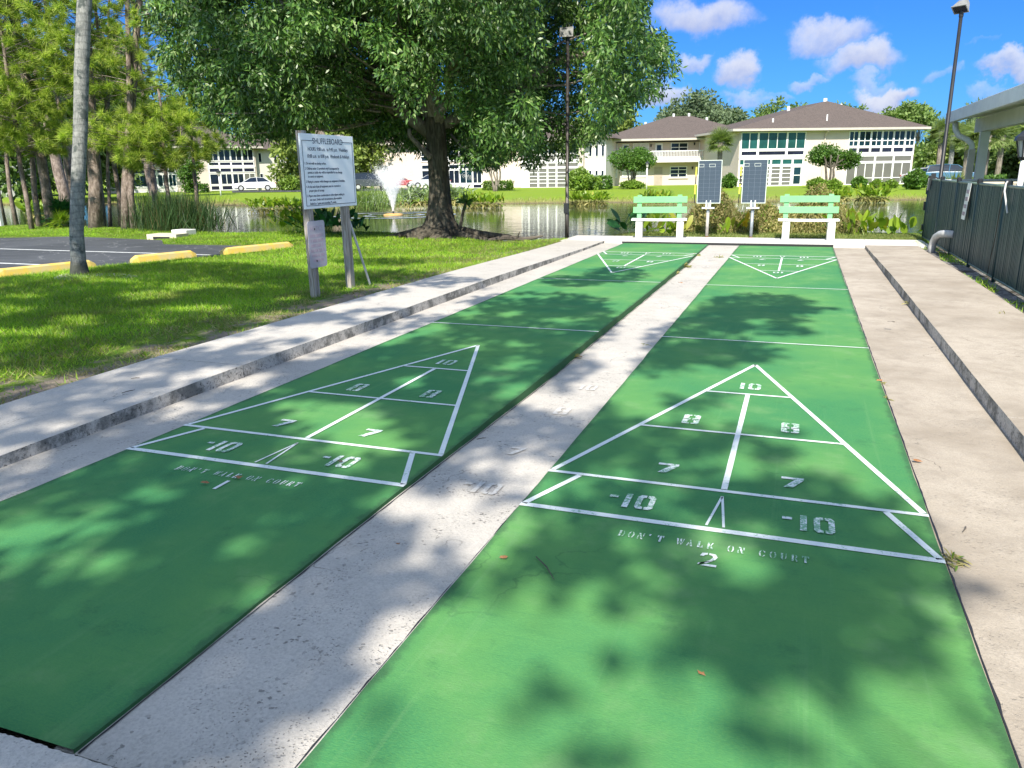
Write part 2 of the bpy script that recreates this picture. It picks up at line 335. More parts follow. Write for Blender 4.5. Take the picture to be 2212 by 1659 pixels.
# ---------------------------------------------------------------- object helpers
def props(o, label=None, cat=None, group=None, kind=None):
    if label: o['label'] = label
    if cat: o['category'] = cat
    if group: o['group'] = group
    if kind: o['kind'] = kind
    return o
def empty(name, loc=(0, 0, 0), rz=0., label=None, cat=None, group=None):
    o = bpy.data.objects.new(name, None); COL.objects.link(o); o.location = tuple(float(v) for v in loc); o.rotation_euler = (0, 0, rz); o.empty_display_size = .2
    return props(o, label, cat, group)
def link_mesh(name, me, mat, parent=None, smooth=False):
    o = bpy.data.objects.new(name, me); COL.objects.link(o)
    if mat: me.materials.append(MATS[mat])
    if parent is not None: o.parent = parent
    if smooth: me.polygons.foreach_set('use_smooth', np.ones(len(me.polygons), bool))
    return o
class MB:
    def __init__(s): s.v = []; s.f = []
    def add(s, vs, fs):
        k = len(s.v); s.v += [tuple(float(c) for c in v) for v in vs]; s.f += [tuple(i+k for i in f) for f in fs]; return s
    def box(s, a, b):
        x0, y0, z0 = a; x1, y1, z1 = b
        return s.add([(x0, y0, z0), (x1, y0, z0), (x1, y1, z0), (x0, y1, z0), (x0, y0, z1), (x1, y0, z1), (x1, y1, z1), (x0, y1, z1)],
                     [(0, 3, 2, 1), (4, 5, 6, 7), (0, 1, 5, 4), (1, 2, 6, 5), (2, 3, 7, 6), (3, 0, 4, 7)])
    def prism(s, pts, z0, z1):
        n = len(pts); vs = [(x, y, z0) for x, y in pts]+[(x, y, z1) for x, y in pts]
        return s.add(vs, [tuple(range(n))[::-1], tuple(range(n, 2*n))]+[(i, (i+1) % n, (i+1) % n+n, i+n) for i in range(n)])
    def sheet(s, pts, z): return s.add([(x, y, z) for x, y in pts], [tuple(range(len(pts)))])
    def tube(s, path, rad, n=8, cap=True):
        path = [np.array(p, float) for p in path]
        if not hasattr(rad, '__len__'): rad = [rad]*len(path)
        rings = []; k = len(path)
        ref = np.array([.3, .9, .1])
        for i, p in enumerate(path):
            t = path[min(i+1, k-1)]-path[max(i-1, 0)]; t = t/(np.linalg.norm(t)+1e-9)
            a = np.cross(t, ref)
            if np.linalg.norm(a) < .15: a = np.cross(t, [1, 0, 0])
            a /= np.linalg.norm(a); b = np.cross(t, a)
            rings.append([p+rad[i]*(a*math.cos(2*math.pi*j/n)+b*math.sin(2*math.pi*j/n)) for j in range(n)])
        vs = [v for r_ in rings for v in r_]; fs = []
        for i in range(k-1):
            for j in range(n): fs.append((i*n+j, i*n+(j+1) % n, (i+1)*n+(j+1) % n, (i+1)*n+j))
        if cap: fs += [tuple(range(n))[::-1], tuple(range((k-1)*n, k*n))]
        return s.add(vs, fs)
    def mesh(s, name):
        me = bpy.data.meshes.new(name); me.from_pydata(s.v, [], s.f); me.update(); return me
    def build(s, name, mat, parent=None, smooth=False, bevel=0.):
        me = s.mesh(name)
        if bevel:
            bm = bmesh.new(); bm.from_mesh(me); bmesh.ops.bevel(bm, geom=bm.edges[:], offset=bevel, segments=2, affect='EDGES', profile=.6); bm.to_mesh(me); bm.free()
        return link_mesh(name, me, mat, parent, smooth)
def struct(o): o['kind'] = 'structure'; return o
def np_mesh(name, V, F, mat, parent=None):
    """V (n,3); F (m,k) all faces with the same k"""
    me = bpy.data.meshes.new(name); n = len(V); m, k = F.shape
    me.vertices.add(n); me.vertices.foreach_set('co', np.ascontiguousarray(V, np.float32).ravel())
    me.loops.add(m*k); me.loops.foreach_set('vertex_index', np.ascontiguousarray(F, np.int32).ravel())
    me.polygons.add(m); me.polygons.foreach_set('loop_start', np.arange(m, dtype=np.int32)*k); me.update(); me.validate()
    return link_mesh(name, me, mat, parent)
def unit(a): return a/(np.linalg.norm(a, axis=-1, keepdims=True)+1e-9)
def leaves(P, A, L, W, fold=.0):
    """rhombic leaves: base P, axis A (unit), length L, half width W"""
    n = len(P); rr = RNG.normal(size=(n, 3)); B = unit(np.cross(A, rr)); N = np.cross(A, B)
    L = np.broadcast_to(L, (n,))[:, None]; W = np.broadcast_to(W, (n,))[:, None]
    V = np.stack([P, P+A*L*.45+B*W+N*fold*L, P+A*L, P+A*L*.45-B*W+N*fold*L], 1).reshape(-1, 3)
    return V, np.arange(4*n).reshape(-1, 4)
def tris(P, A, L, W, B=None):
    n = len(P)
    if B is None: B = unit(np.cross(A, RNG.normal(size=(n, 3))))
    L = np.broadcast_to(L, (n,))[:, None]; W = np.broadcast_to(W, (n,))[:, None]
    V = np.stack([P-B*W, P+B*W, P+A*L], 1).reshape(-1, 3)
    return V, np.arange(3*n).reshape(-1, 3)
def crown_from_clumps(C, rad, k, L, W, droop=.3, out=None):
    m = len(C); rad = np.broadcast_to(rad, (m,))
    d = unit(RNG.normal(size=(m, k, 3))); q = RNG.random((m, k, 1))**.45
    P = C[:, None]+d*q*rad[:, None, None]*np.array([1, 1, .75])
    A = d*.7+RNG.normal(size=(m, k, 3))*.5; A[..., 2] -= droop
    A = unit(A).reshape(-1, 3); P = P.reshape(-1, 3); n = len(P)
    return leaves(P, A, L*(.7+.6*RNG.random(n)), W*(.7+.6*RNG.random(n)))
def copy_tree(o, loc, rz=0., scale=1., label=None):
    r_ = o.copy(); COL.objects.link(r_); r_.location = tuple(float(v) for v in loc); r_.rotation_euler = (0, 0, rz)
    r_.scale = (scale,)*3 if not hasattr(scale, '__len__') else scale
    if label: r_['label'] = label
    for ch in list(o.children):
        c = ch.copy(); COL.objects.link(c); c.parent = r_
        for g in list(ch.children):
            d = g.copy(); COL.objects.link(d); d.parent = c
    return r_
def text(body, size, name, mat, parent, M, ax='CENTER', sx=1., depth=.0):
    cu = bpy.data.curves.new(name, 'FONT'); cu.body = body; cu.size = size; cu.align_x = ax; cu.extrude = depth; cu.space_character = 1.02; cu.offset = .0
    t = bpy.data.objects.new('tmp', cu); COL.objects.link(t); dg = bpy.context.evaluated_depsgraph_get()
    me = bpy.data.meshes.new_from_object(t.evaluated_get(dg)); bpy.data.objects.remove(t)
    me.transform(M @ Matrix.Diagonal((sx, 1, 1, 1))); me.name = name
    return link_mesh(name, me, mat, parent)
# ---------------------------------------------------------------- setting
def smooth(a, b, x):
    t = np.clip((x-a)/(b-a), 0, 1); return t*t*(3-2*t)
POND = [(-75, 22), (-45, 18.6), (-27, 17.7), (-23, 17.6), (-19.5, 17.2), (-16, 16.3), (-14.3, 15.9), (-12.5, 16.4), (-9.6, 16.9), (-8.2, 16.6), (-6.9, 15.9), (-5.3, 14.75), (-4.3, 15.5), (-3.9, 16.6), (-3., 18.2), (0, 19.3), (2.2, 19.), (3.3, 18.7), (6, 19.2), (14, 20), (26, 24), (34, 34),
        (30, 48), (18, 52.5), (8.14, 50.9), (3.4, 50.1), (.3, 48.7), (-4, 47.6), (-10.5, 46.7), (-13.2, 46.3), (-19.5, 44.6), (-24.8, 41.5), (-29.7, 41), (-36.3, 42.3), (-47.8, 45.4), (-58.5, 42.8), (-80, 44), (-95, 34)]
def sdist(X, Y, poly):
    P = np.stack([X, Y], -1); d = np.full(X.shape, 1e9); ins = np.zeros(X.shape, bool)
    n = len(poly)
    for i in range(n):
        a = np.array(poly[i], float); b = np.array(poly[(i+1) % n], float); e = b-a
        t = np.clip(((P-a)@e)/(e@e), 0, 1); q = a+t[..., None]*e
        d = np.minimum(d, np.linalg.norm(P-q, axis=-1))
        c = ((a[1] > Y) != (b[1] > Y)) & (X < (b[0]-a[0])*(Y-a[1])/(b[1]-a[1]+1e-12)+a[0]); ins ^= c
    return np.where(ins, -d, d)
def ground_z(X, Y):
    X = np.asarray(X, float); Y = np.asarray(Y, float)
    d = sdist(X, Y, POND)+.12*np.sin(X*1.7+Y)*np.cos(Y*1.3)
    farside = smooth(26, 32, Y)
    z = -.45+.47*smooth(0, 1.25, d)*(1-farside)+farside*(.38*smooth(0, 5.5, d)-.08*smooth(5, 20, d))
    z = np.where(d < 0, -.45-1.1*smooth(0, 2.5, -d), z)
    near = (1-farside)*(d > 0)
    z += near*(.018*np.sin(X*1.1+2)*np.sin(Y*.9)+.012*np.sin(X*2.7)*np.cos(Y*2.3))*smooth(.8, 1.6, d)*(X < -4.2)
    court = (X > -3.72) & (X < 3.3) & (Y < 15.2) & (Y > -9)
    z = np.where(court, -.2, z)
    park = sdist(X, Y, PARK)
    z = np.where(park < .25, np.minimum(z, -.035), z)
    z = np.where((X >= 3.3) & (X < 5) & (Y < 15.3), -.005, z)
    return z
PARK = [(-60, -9), (-11.9, -9), (-11.3, 4.4), (-11.02, 6.1), (-10.62, 7.6), (-10.3, 8.7), (-9.85, 9.6), (-9.4, 11.3), (-10.5, 11.6), (-13.1, 11.5), (-14.1, 12.5), (-17.7, 13.05), (-19.4, 12.3), (-30, 12.0), (-60, 13)]
def build_ground():
    xs = np.unique(np.concatenate([[-900, -600, -400, -250, -160, -120], np.arange(-100, -24, 1.), np.arange(-24, 6, .2), np.arange(6, 60, 1.), [75, 100, 150, 250, 400, 600, 900]]))
    ys = np.unique(np.concatenate([[-60, -30, -15, -9.5], np.arange(-8, 20, .2), np.arange(20, 62, .6), np.arange(62, 120, 3.), [130, 160, 220, 320, 500, 800, 1200]]))
    X, Y = np.meshgrid(xs, ys); Z = ground_z(X, Y)
    V = np.stack([X, Y, Z], -1).reshape(-1, 3); nx = len(xs); ny = len(ys)
    i = (np.arange(ny-1)[:, None]*nx+np.arange(nx-1)[None]).ravel()
    o = np_mesh('ground', V, np.stack([i, i+1, i+1+nx, i+nx], 1), 'lawn_soil'); o.data.polygons.foreach_set('use_smooth', np.ones(len(o.data.polygons), bool)); struct(o)
build_ground()
struct(MB().sheet([(-130, 8.5), (70, 8.5), (70, 62), (-130, 62)], -.45).build('water', 'pond_water'))
struct(MB().prism(PARK, -.12, .0).build('parking_lot', 'asphalt'))
mk = MB()
for a, b in (((-60, 8.35), (-11.15, 7.35)), ((-60, 10.3), (-10.1, 9.6)), ((-60, 6.2), (-11.6, 5.1))):
    dx, dy = b[0]-a[0], b[1]-a[1]; l = math.hypot(dx, dy); nx_, ny_ = -dy/l*.05, dx/l*.05
    mk.sheet([(a[0]-nx_, a[1]-ny_), (b[0]-nx_, b[1]-ny_), (b[0]+nx_, b[1]+ny_), (a[0]+nx_, a[1]+ny_)], .004)
struct(mk.build('parking_marking', 'park_line'))
# long narrow slabs whose top follows a height profile along y
def strip(name, mat, x0, x1, y0, y1, ztop, zbot=-.19, face=None, nx=1, step=.35, jig=.0):
    ys = np.arange(y0, y1+1e-6, (y1-y0)/max(1, int((y1-y0)/step))); xs = np.linspace(x0, x1, nx+1)
    m = MB(); vs = []; fs = []; n = len(xs)
    zf = ztop if callable(ztop) else (lambda x, y: ztop)
    for j, y in enumerate(ys):
        for i, x in enumerate(xs):
            xx = x+(jig*(random.random()-.5) if i in (0, n-1) else 0); vs.append((xx, y, zf(x, y)))
    for j in range(len(ys)-1):
        for i in range(n-1): a = j*n+i; fs.append((a, a+1, a+1+n, a+n))
    k = len(vs)
    for side in (0, n-1):
        b0 = len(vs)
        for j in range(len(ys)): v = vs[j*n+side]; vs.append((v[0], v[1], zbot))
        for j in range(len(ys)-1):
            q = (j*n+side, (j+1)*n+side, b0+j+1, b0+j); fs.append(q if side == 0 else q[::-1])
    for j in (0, len(ys)-1):
        q = (j*n, j*n+n-1, k+len(ys)+j, k+j); fs.append(q if j == 0 else q[::-1])
    m.add(vs, fs); o = m.build(name, mat)
    if face:
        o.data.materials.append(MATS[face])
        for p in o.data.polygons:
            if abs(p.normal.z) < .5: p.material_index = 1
    return struct(o)
YE = 13.87; YS = -1.985
zc = lambda x, y: -.014-.055*float(smooth(-1, 3, y)*(1-smooth(10, 13, y)))
zlg = lambda x, y: -.006
zls = lambda x, y: .095-.055*float(smooth(6.5, 13, y))-.055*float(1-smooth(-2.2, 1.8, y))
zrs = lambda x, y: .082-.045*float(smooth(8, 13.5, y))
strip('centre_gutter', 'gutter_concrete', -.70, .06, YS, YE, zc, nx=2)
strip('left_gutter', 'gutter_concrete', -2.95, -2.43, -6, YE, zlg)
strip('right_gutter', 'right_concrete', 1.80, 2.46, YS, YE, -.024)
lx = lambda y: -3.80-.012*(y)
for a, b in ((-6, -1.86), (-1.85, 1.60), (1.607, 5.16), (5.167, 8.6), (8.607, 12.0), (12.007, YE+.0)):
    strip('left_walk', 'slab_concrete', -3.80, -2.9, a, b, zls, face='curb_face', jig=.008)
for a, b in ((-6, 1.9), (1.907, 6.45), (6.457, 10.3), (10.307, YE)):
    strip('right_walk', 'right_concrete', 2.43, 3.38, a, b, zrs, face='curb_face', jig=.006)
# the far walk, a joint in its middle
for a, b in ((-3.95, -2.2), (-2.194, .1), (.106, 2.5), (2.506, 3.62)):
    o = MB().box((a, YE+.004, -.19), (b, 15.42, .03)).build('far_walk', 'slab_light'); struct(o)
struct(MB().box((-2.5, YE-.006, -.1), (1.84, YE+.003, .034)).build('dirt_and_shade_joint', 'cue_black'))
struct(MB().box((-2.9, -2.3, -.19), (2.4, YS-.002, -.03)).build('dirt_and_shade_joint', 'cue_black'))  # black strip fills the joint and paints the walk edge's shadow band
m = MB(); n = 700; pts = [(-3+6.6*i/n, -2.07+.0022*random.uniform(-1, 1)+.002*math.sin(i*.31)*math.sin(i*.083)) for i in range(n+1)]
struct(m.prism([(-3, -8)]+[(3.6, -8)]+pts[::-1], -.19, .085).build('near_walk', 'slab_concrete'))
# ---------------------------------------------------------------- shuffleboard courts
ft = .3048; CW = 6*ft
def gl(ch):
    """stencilled figures, unit box"""
    g = {'1': [[(.2, 0), (.8, 0), (.8, 1), (.2, 1)]],
         '-': [[(.1, .62), (.9, .62), (.9, .78), (.1, .78)]],
         '7': [[(.0, .80), (1, .80), (1, 1), (.0, 1)], [(.62, .80), (1, .80), (.52, 0), (.12, 0)]],
         '0': [[(.0, .14), (.16, 0), (.46, 0), (.46, .17), (.30, .20), (.30, .80), (.46, .83), (.46, 1), (.16, 1), (.0, .86)],
               [(1., .14), (.84, 0), (.54, 0), (.54, .17), (.70, .20), (.70, .80), (.54, .83), (.54, 1), (.84, 1), (1., .86)]],
         '2': [[(.02, .72), (.12, .95), (.42, 1), (.42, .86), (.30, .82), (.24, .72)], [(.5, 1), (.85, .95), (.98, .75), (.88, .52), (.45, .2), (.02, .16), (.02, .02), (.12, .14), (.62, .48), (.74, .70), (.68, .82), (.5, .86)],
               [(.16, 0), (1, 0), (1, .15), (.46, .15)]]}
    if ch == '8':
        o = []
        for y0, y1 in ((.0, .52), (.48, 1.)):
            for s in (0, 1):
                q = [(.0, .06), (.10, 0), (.45, 0), (.45, .12), (.32, .13), (.32, .39), (.45, .40), (.45, .52), (.0, .52)] if y0 < .1 else [(.0, .48), (.45, .48), (.45, .60), (.32, .61), (.32, .87), (.45, .88), (.45, 1), (.10, 1), (.0, .94)]
                o.append([(x if s == 0 else 1-x, y) for x, y in q])
        o = [p for p in o]
        return [[(x, y*(.96 if y < .5 else 1)) for x, y in p] for p in o]
    return g[ch]
def glyphs(m, s, cx, cy, w, h, T, gap=.22):
    ws = {'1': .55, '-': .62}; tot = sum(ws.get(c, 1) for c in s)*w+gap*w*(len(s)-1); x = cx-tot/2
    for c in s:
        cw = ws.get(c, 1)*w
        for p in gl(c): m.add([T(x+px*cw, cy-h/2+py*h) for px, py in p], [tuple(range(len(p)))])
        x += cw+gap*w
# slab-serif stencil letters as thick and thin pieces
ST = {'D': [[(.1, 0), (.42, 0), (.42, 1), (.1, 1)], [(0, 0), (.1, 0), (.1, .12), (0, .12)], [(0, .88), (.1, .88), (.1, 1), (0, 1)], [(.58, 0), (.85, .12), (1, .5), (.85, .88), (.58, 1), (.74, .8), (.8, .5), (.74, .2)]],
      'O': [[(.42, 0), (.15, .12), (0, .5), (.15, .88), (.42, 1), (.28, .8), (.25, .5), (.28, .2)], [(.58, 0), (.85, .12), (1, .5), (.85, .88), (.58, 1), (.72, .8), (.75, .5), (.72, .2)]],
      'N': [[(.0, .0), (.18, 0), (.18, .55), (.08, .6), (0, .4)], [(.1, .98), (.42, 1), (.9, 0), (.6, 0)], [(.84, .5), (.95, .45), (1, 1), (.78, 1)]],
      "'": [[(.2, .7), (.4, .7), (.5, 1), (.2, 1)]],
      'T': [[(.34, 0), (.66, 0), (.66, 1), (.34, 1)], [(0, .68), (.1, .68), (.26, .9), (.26, 1), (0, 1)], [(1, .68), (.9, .68), (.74, .9), (.74, 1), (1, 1)]],
      'W': [[(-.08, 1), (.2, 1), (.36, .1), (.3, 0), (.22, 0)], [(.4, .2), (.46, .2), (.56, .9), (.48, 1)], [(.5, 1), (.7, 1), (.82, .1), (.76, 0), (.68, 0)], [(.86, .3), (.9, .2), (1.1, 1), (.98, 1)]],
      'A': [[(.4, 1), (.55, 1), (.95, 0), (.6, 0)], [(.0, 0), (.2, 0), (.34, .5), (.26, .6)], [(.28, .3), (.5, .3), (.46, .4), (.3, .4)]],
      'L': [[(.15, 0), (.5, 0), (.5, 1), (.15, 1)], [(.58, 0), (.95, 0), (.95, .36), (.84, .36)]],
      'K': [[(.1, 0), (.4, 0), (.4, 1), (.1, 1)], [(.5, .5), (.6, .45), (.95, 1), (.75, 1)], [(.55, .45), (.7, .55), (1, 0), (.7, 0)]],
      'C': [[(.45, 0), (.15, .12), (0, .5), (.15, .88), (.45, 1), (.3, .8), (.27, .5), (.3, .2)], [(.55, 1), (.9, .85), (.9, .66), (.8, .66)], [(.55, 0), (.9, .15), (.92, .32), (.8, .3)]],
      'U': [[(.1, 1), (.4, 1), (.4, .3), (.46, .0), (.2, .08), (.1, .3)], [(.76, 1), (.9, 1), (.88, .3), (.58, 0), (.74, .3)]],
      'R': [[(.1, 0), (.4, 0), (.4, 1), (.1, 1)], [(.5, 1), (.8, .95), (.92, .72), (.76, .5), (.55, .46), (.66, .6), (.68, .8)], [(.5, .42), (.72, .42), (1, 0), (.72, 0)]]}
def stencil_line(m, s, x0, x1, cy, h, T):
    n = len(s); cw = (x1-x0)/(n-.35)
    for i, c in enumerate(s):
        if c == ' ': continue
        for p in ST[c]: m.add([T(x0+i*cw+px*cw*.66, cy-h/2+py*h) for px, py in p], [tuple(range(len(p)))])
YMID = 39*ft/2
def court(name, xo, zt, label, no, textx):
    t = empty(name, (xo, 0, 0), 0, label, 'shuffleboard court', 'shuffleboard courts')
    xs = np.linspace(0, CW, 3); ys = np.linspace(YS, YE-.008, 60); V = []; F = []
    m = MB(); edge = lambda: random.uniform(-.004, .004)
    vs = []
    for y in ys:
        for i, x in enumerate(xs): vs.append((x+(edge() if i != 1 else 0), y, zt))
    fs = [(j*3+i, j*3+i+1, j*3+i+4, j*3+i+3) for j in range(59) for i in range(2)]
    k = len(vs)
    for s in (0, 2):
        b0 = len(vs); vs += [(vs[j*3+s][0], vs[j*3+s][1], -.19) for j in range(60)]
        for j in range(59):
            q = (j*3+s, (j+1)*3+s, b0+j+1, b0+j); fs.append(q if s == 0 else q[::-1])
    m.add(vs, fs).build('surface', 'court_green', t)
    z = zt+.0035
    for flip in (0, 1):
        T = (lambda x, y: (x, y, z)) if not flip else (lambda x, y: (CW-x, 2*YMID-y, z))
        ln = MB()
        def seg(a, b, w):
            a = np.array(a); b = np.array(b); d = b-a; d = d/np.linalg.norm(d); n_ = np.array([-d[1], d[0]])*w/2
            ln.add([T(*p) for p in (a-n_, b-n_, b+n_, a+n_)], [(0, 1, 2, 3)])
        w = .031
        seg((.0, 0), (CW, 0), .040); seg((0, 1.5*ft), (CW, 1.5*ft), w)
        seg((.015, .01), (.27*.66, 1.5*ft-.02), w); seg((CW-.015, .01), (CW-.18, 1.5*ft-.02), w)
        ap = (CW/2, 10.5*ft)
        for sx in (0, CW): seg((sx+(.02 if sx == 0 else -.02), 1.5*ft+.02), ap, w)
        z += .0006
        for yy in (4.5*ft, 7.5*ft):
            hw = CW/2*(10.5*ft-yy)/(9*ft); seg((CW/2-hw, yy), (CW/2+hw, yy), w*.85)
        z += .0006
        seg((CW/2, 1.5*ft+.02), (CW/2, 7.5*ft-.02), w); seg((0.0, 13.5*ft), (CW, 13.5*ft), .022)
        seg((CW/2, .385), (CW/2-.038, .035), .012); seg((CW/2+.001, .38), (CW/2+.038, .035), .012)
        ln.build('marking_lines', 'line_white', t)
        for s, cx, cy, ww, hh in (('10', .915, 2.5, .088, .165), ('8', .61, 1.58, .105, .19), ('8', 1.21, 1.585, .105, .19), ('7', .60, .68, .11, .14), ('7', 1.235, .675, .11, .14),
                                  ('-10', .50, .195, .088, .165), ('-10', 1.305, .195, .088, .165)):
            g = MB(); glyphs(g, s, cx, cy, ww, hh, T); g.build('score_number', 'line_worn', t)
        if not flip:
            g = MB(); glyphs(g, no, .92, -.29, .075 if no == '2' else .06, .115, T, .2); g.build('court_number', 'line_white', t)
            s_ = "DON'T WALK ON COURT"; cw_ = .79/(len(s_)-.35); i0 = 0
            for wd in s_.split(' '):
                g = MB(); n_ = len(wd); stencil_line(g, wd, .52+i0*cw_, .52+i0*cw_+cw_*(n_-.35), -.165, .058, T); g.build('painted_word', 'line_worn', t); i0 += n_+1
    # expansion crack lines along both long sides
    return t
court('shuffleboard_court', -2.455, .0, 'green painted court numbered 1, nearer the lawn and mostly in dappled shade', '1', 0)
court('shuffleboard_court', .0, -.012, 'green painted court numbered 2, between the centre gutter and the fence side', '2', 0)
g = MB(); T = lambda x, y: (x, y, zc(x, y)+.005)
for s, x, y, w, h in (('7', -.29, .74, .09, .13), ('8', -.27, 1.63, .10, .17), ('10', -.26, 2.3, .075, .14), ('-10', -.27, .15, .08, .15), ('10', -.3, 9.6, .08, .14), ('8', -.29, 10.4, .1, .16), ('7', -.3, 11.2, .1, .13), ('-10', -.3, 11.75, .08, .14)):
    glyphs(g, s, x, y, w, h, T)
struct(g.build('gutter_marking', 'line_ghost'))
crk = MB()
for x, ya, yb in ((-.622, -1.98, 13.8), (.0, -1.98, 13.8), (1.833, -1.98, 13.8)):
    ys = np.arange(ya, yb, .06); L_ = []; R_ = []
    for y in ys:
        w = .001+.006*random.random()*(.15+abs(math.sin(y*2.1+math.sin(y*7))))
        zz = max(zc(0, y), -.024)+.002 if x < 1 else -.0205
        if x == -.622: zz = zc(0, y)+.003
        L_.append((x-.002, y, zz+.0)); R_.append((x+w, y, zz))
    if x == -.622: L_ = [(p[0]+.006, p[1], p[2]) for p in L_]; R_ = [(p[0]+.006, p[1], p[2]) for p in R_]
    if x == .0: L_, R_ = [(x-.007*random.random()-.004, p[1], zc(0, p[1])+.003) for p in L_], [(x-.004, p[1], zc(0, p[1])+.003) for p in L_]
    if x > 1: L_ = [(p[0]+.005, p[1], -.0205) for p in L_]; R_ = [(p[0]+.006, p[1], -.0205) for p in R_]
    k = len(ys); crk.add(L_+R_, [(i, i+k, i+k+1, i+1) for i in range(k-1)])
struct(crk.build('edge_crack', 'cue_black'))
# ---------------------------------------------------------------- benches, score boards, sign
def make_bench(loc, rz, label):
    t = empty('bench', loc, rz, label, 'bench', 'benches on the far walk')
    for x in (-.50, .42):
        MB().box((x-.02, -.30, 0), (x+.13, .06, .405)).build('support', 'bench_white', t, bevel=.012)
    m = MB(); n = 10                                 # the plank sags a little
    for y0, y1 in ((-.33, -.14), (-.13, .06)):
        for i in range(n):
            xa, xb = -.62+1.24*i/n, -.62+1.24*(i+1)/n; sg = lambda x: .405-.012*math.cos(x/.62*math.pi/2)+.008
            m.add([(xa, y0, sg(xa)), (xb, y0, sg(xb)), (xb, y1, sg(xb)), (xa, y1, sg(xa)), (xa, y0, sg(xa)+.035), (xb, y0, sg(xb)+.035), (xb, y1, sg(xb)+.035), (xa, y1, sg(xa)+.035)],
                  [(0, 3, 2, 1), (4, 5, 6, 7), (0, 1, 5, 4), (2, 3, 7, 6)]+([(3, 0, 4, 7)] if i == 0 else [])+([(1, 2, 6, 5)] if i == n-1 else []))
    m.build('seat', 'bench_white', t)
    for x in (-.47, .44):
        MB().add([(x-.05, .065, .28), (x+.05, .065, .28), (x+.05, .105, .28), (x-.05, .105, .28), (x-.05, .125, .965), (x+.05, .125, .965), (x+.05, .165, .965), (x-.05, .165, .965)],
                 [(0, 3, 2, 1), (4, 5, 6, 7), (0, 1, 5, 4), (1, 2, 6, 5), (2, 3, 7, 6), (3, 0, 4, 7)]).build('back_post', 'bench_green', t)
    for z0, z1, y in ((.56, .70, .060), (.79, .93, .082)):
        MB().box((-.61, y, z0), (.61, y+.035, z1)).build('back_slat', 'bench_green', t, bevel=.006)
make_bench((-1.88, 15.0, .03), R(7), 'mint green bench with white supports left of both score boards')
make_bench((1.33, 15.17, .03), R(1.5), 'mint green bench with white supports right of both score boards')
def make_board(loc, pole, label):
    t = empty('score_board', loc, R(4), label, 'score board', 'score boards on posts between the benches')
    tilt = R(0)
    m = MB(); m.tube([(0, 0, 0), (.0, 0, .62)], .036, 14); m.tube([(.0, 0, .62), (.0, 0, .88)], .028, 12); m.build('post', pole, t, True)
    MB().tube([(0, 0, .0), (0, 0, .05)], .038, 14).build('rust_band', 'rust', t)
    MB().tube([(0, 0, .585), (0, 0, .64)], .04, 14).build('collar', 'pole_steel', t)
    MB().box((-.14, -.10, .675), (.14, .03, .705)).build('tray', 'bracket_white', t, bevel=.004)
    for x in (-.045, .045): MB().box((x-.012, -.048, .70), (x+.012, -.034, .86)).build('bracket', 'bracket_white', t)
    MB().box((-.25, -.032, .805), (.25, -.012, 1.735)).build('panel', 'board_slate', t)
    f = MB(); a, b, c, d = -.262, .262, .793, 1.747; w = .014
    f.box((a, -.036, c), (b, -.008, c+w)); f.box((a, -.036, d-w), (b, -.008, d)); f.box((a, -.036, c+w), (a+w, -.008, d-w)); f.box((b-w, -.036, c+w), (b, -.008, d-w)); f.build('frame', 'frame_alu', t)
    l = MB(); y = -.0345
    for x in (-.125, .0, .125): l.box((x-.0018, y, .807), (x+.0018, -.0322, 1.60))
    for k in range(9): l.box((-.247, y-.0004, .88+k*.09-.0015), (.247, -.0321, .88+k*.09+.0015))
    l.box((-.247, y-.0008, 1.655), (.247, -.0321, 1.659)); l.build('grid_lines', 'board_line', t)
    for x0, x1 in ((-.247, -.135), (-.02, .115)):
        q = MB(); q.box((x0, y-.0012, 1.655), (x1, -.0322, 1.662)); q.box((x0, y-.0012, 1.595), (x1, -.0322, 1.602)); q.box((x0, y-.0012, 1.602), (x0+.006, -.0322, 1.655)); q.box((x1-.006, y-.0012, 1.602), (x1, -.0322, 1.655))
        q.build('name_box', 'frame_alu', t)
    for i, (z0, z1, r_, mt) in enumerate(((1.40, 1.60, .018, 'cue_yellow'), (1.215, 1.40, .012, 'cue_black'), (1.0, 1.215, .018, 'cue_yellow'), (.80, 1.0, .011, 'cue_black'))):
        MB().tube([(-.305+.02*(z0-1.4), -.01, z0), (-.305+.02*(z1-1.4), -.01, z1)], r_, 8).build('marker_rod_section', mt, t)
make_board((-.84, 15.40, .0), 'pole_pale', 'slate score board on a pale rusty based post, beside the left bench')
make_board((.14, 15.44, .0), 'pole_steel', 'slate score board on a blue grey post, beside the right bench')
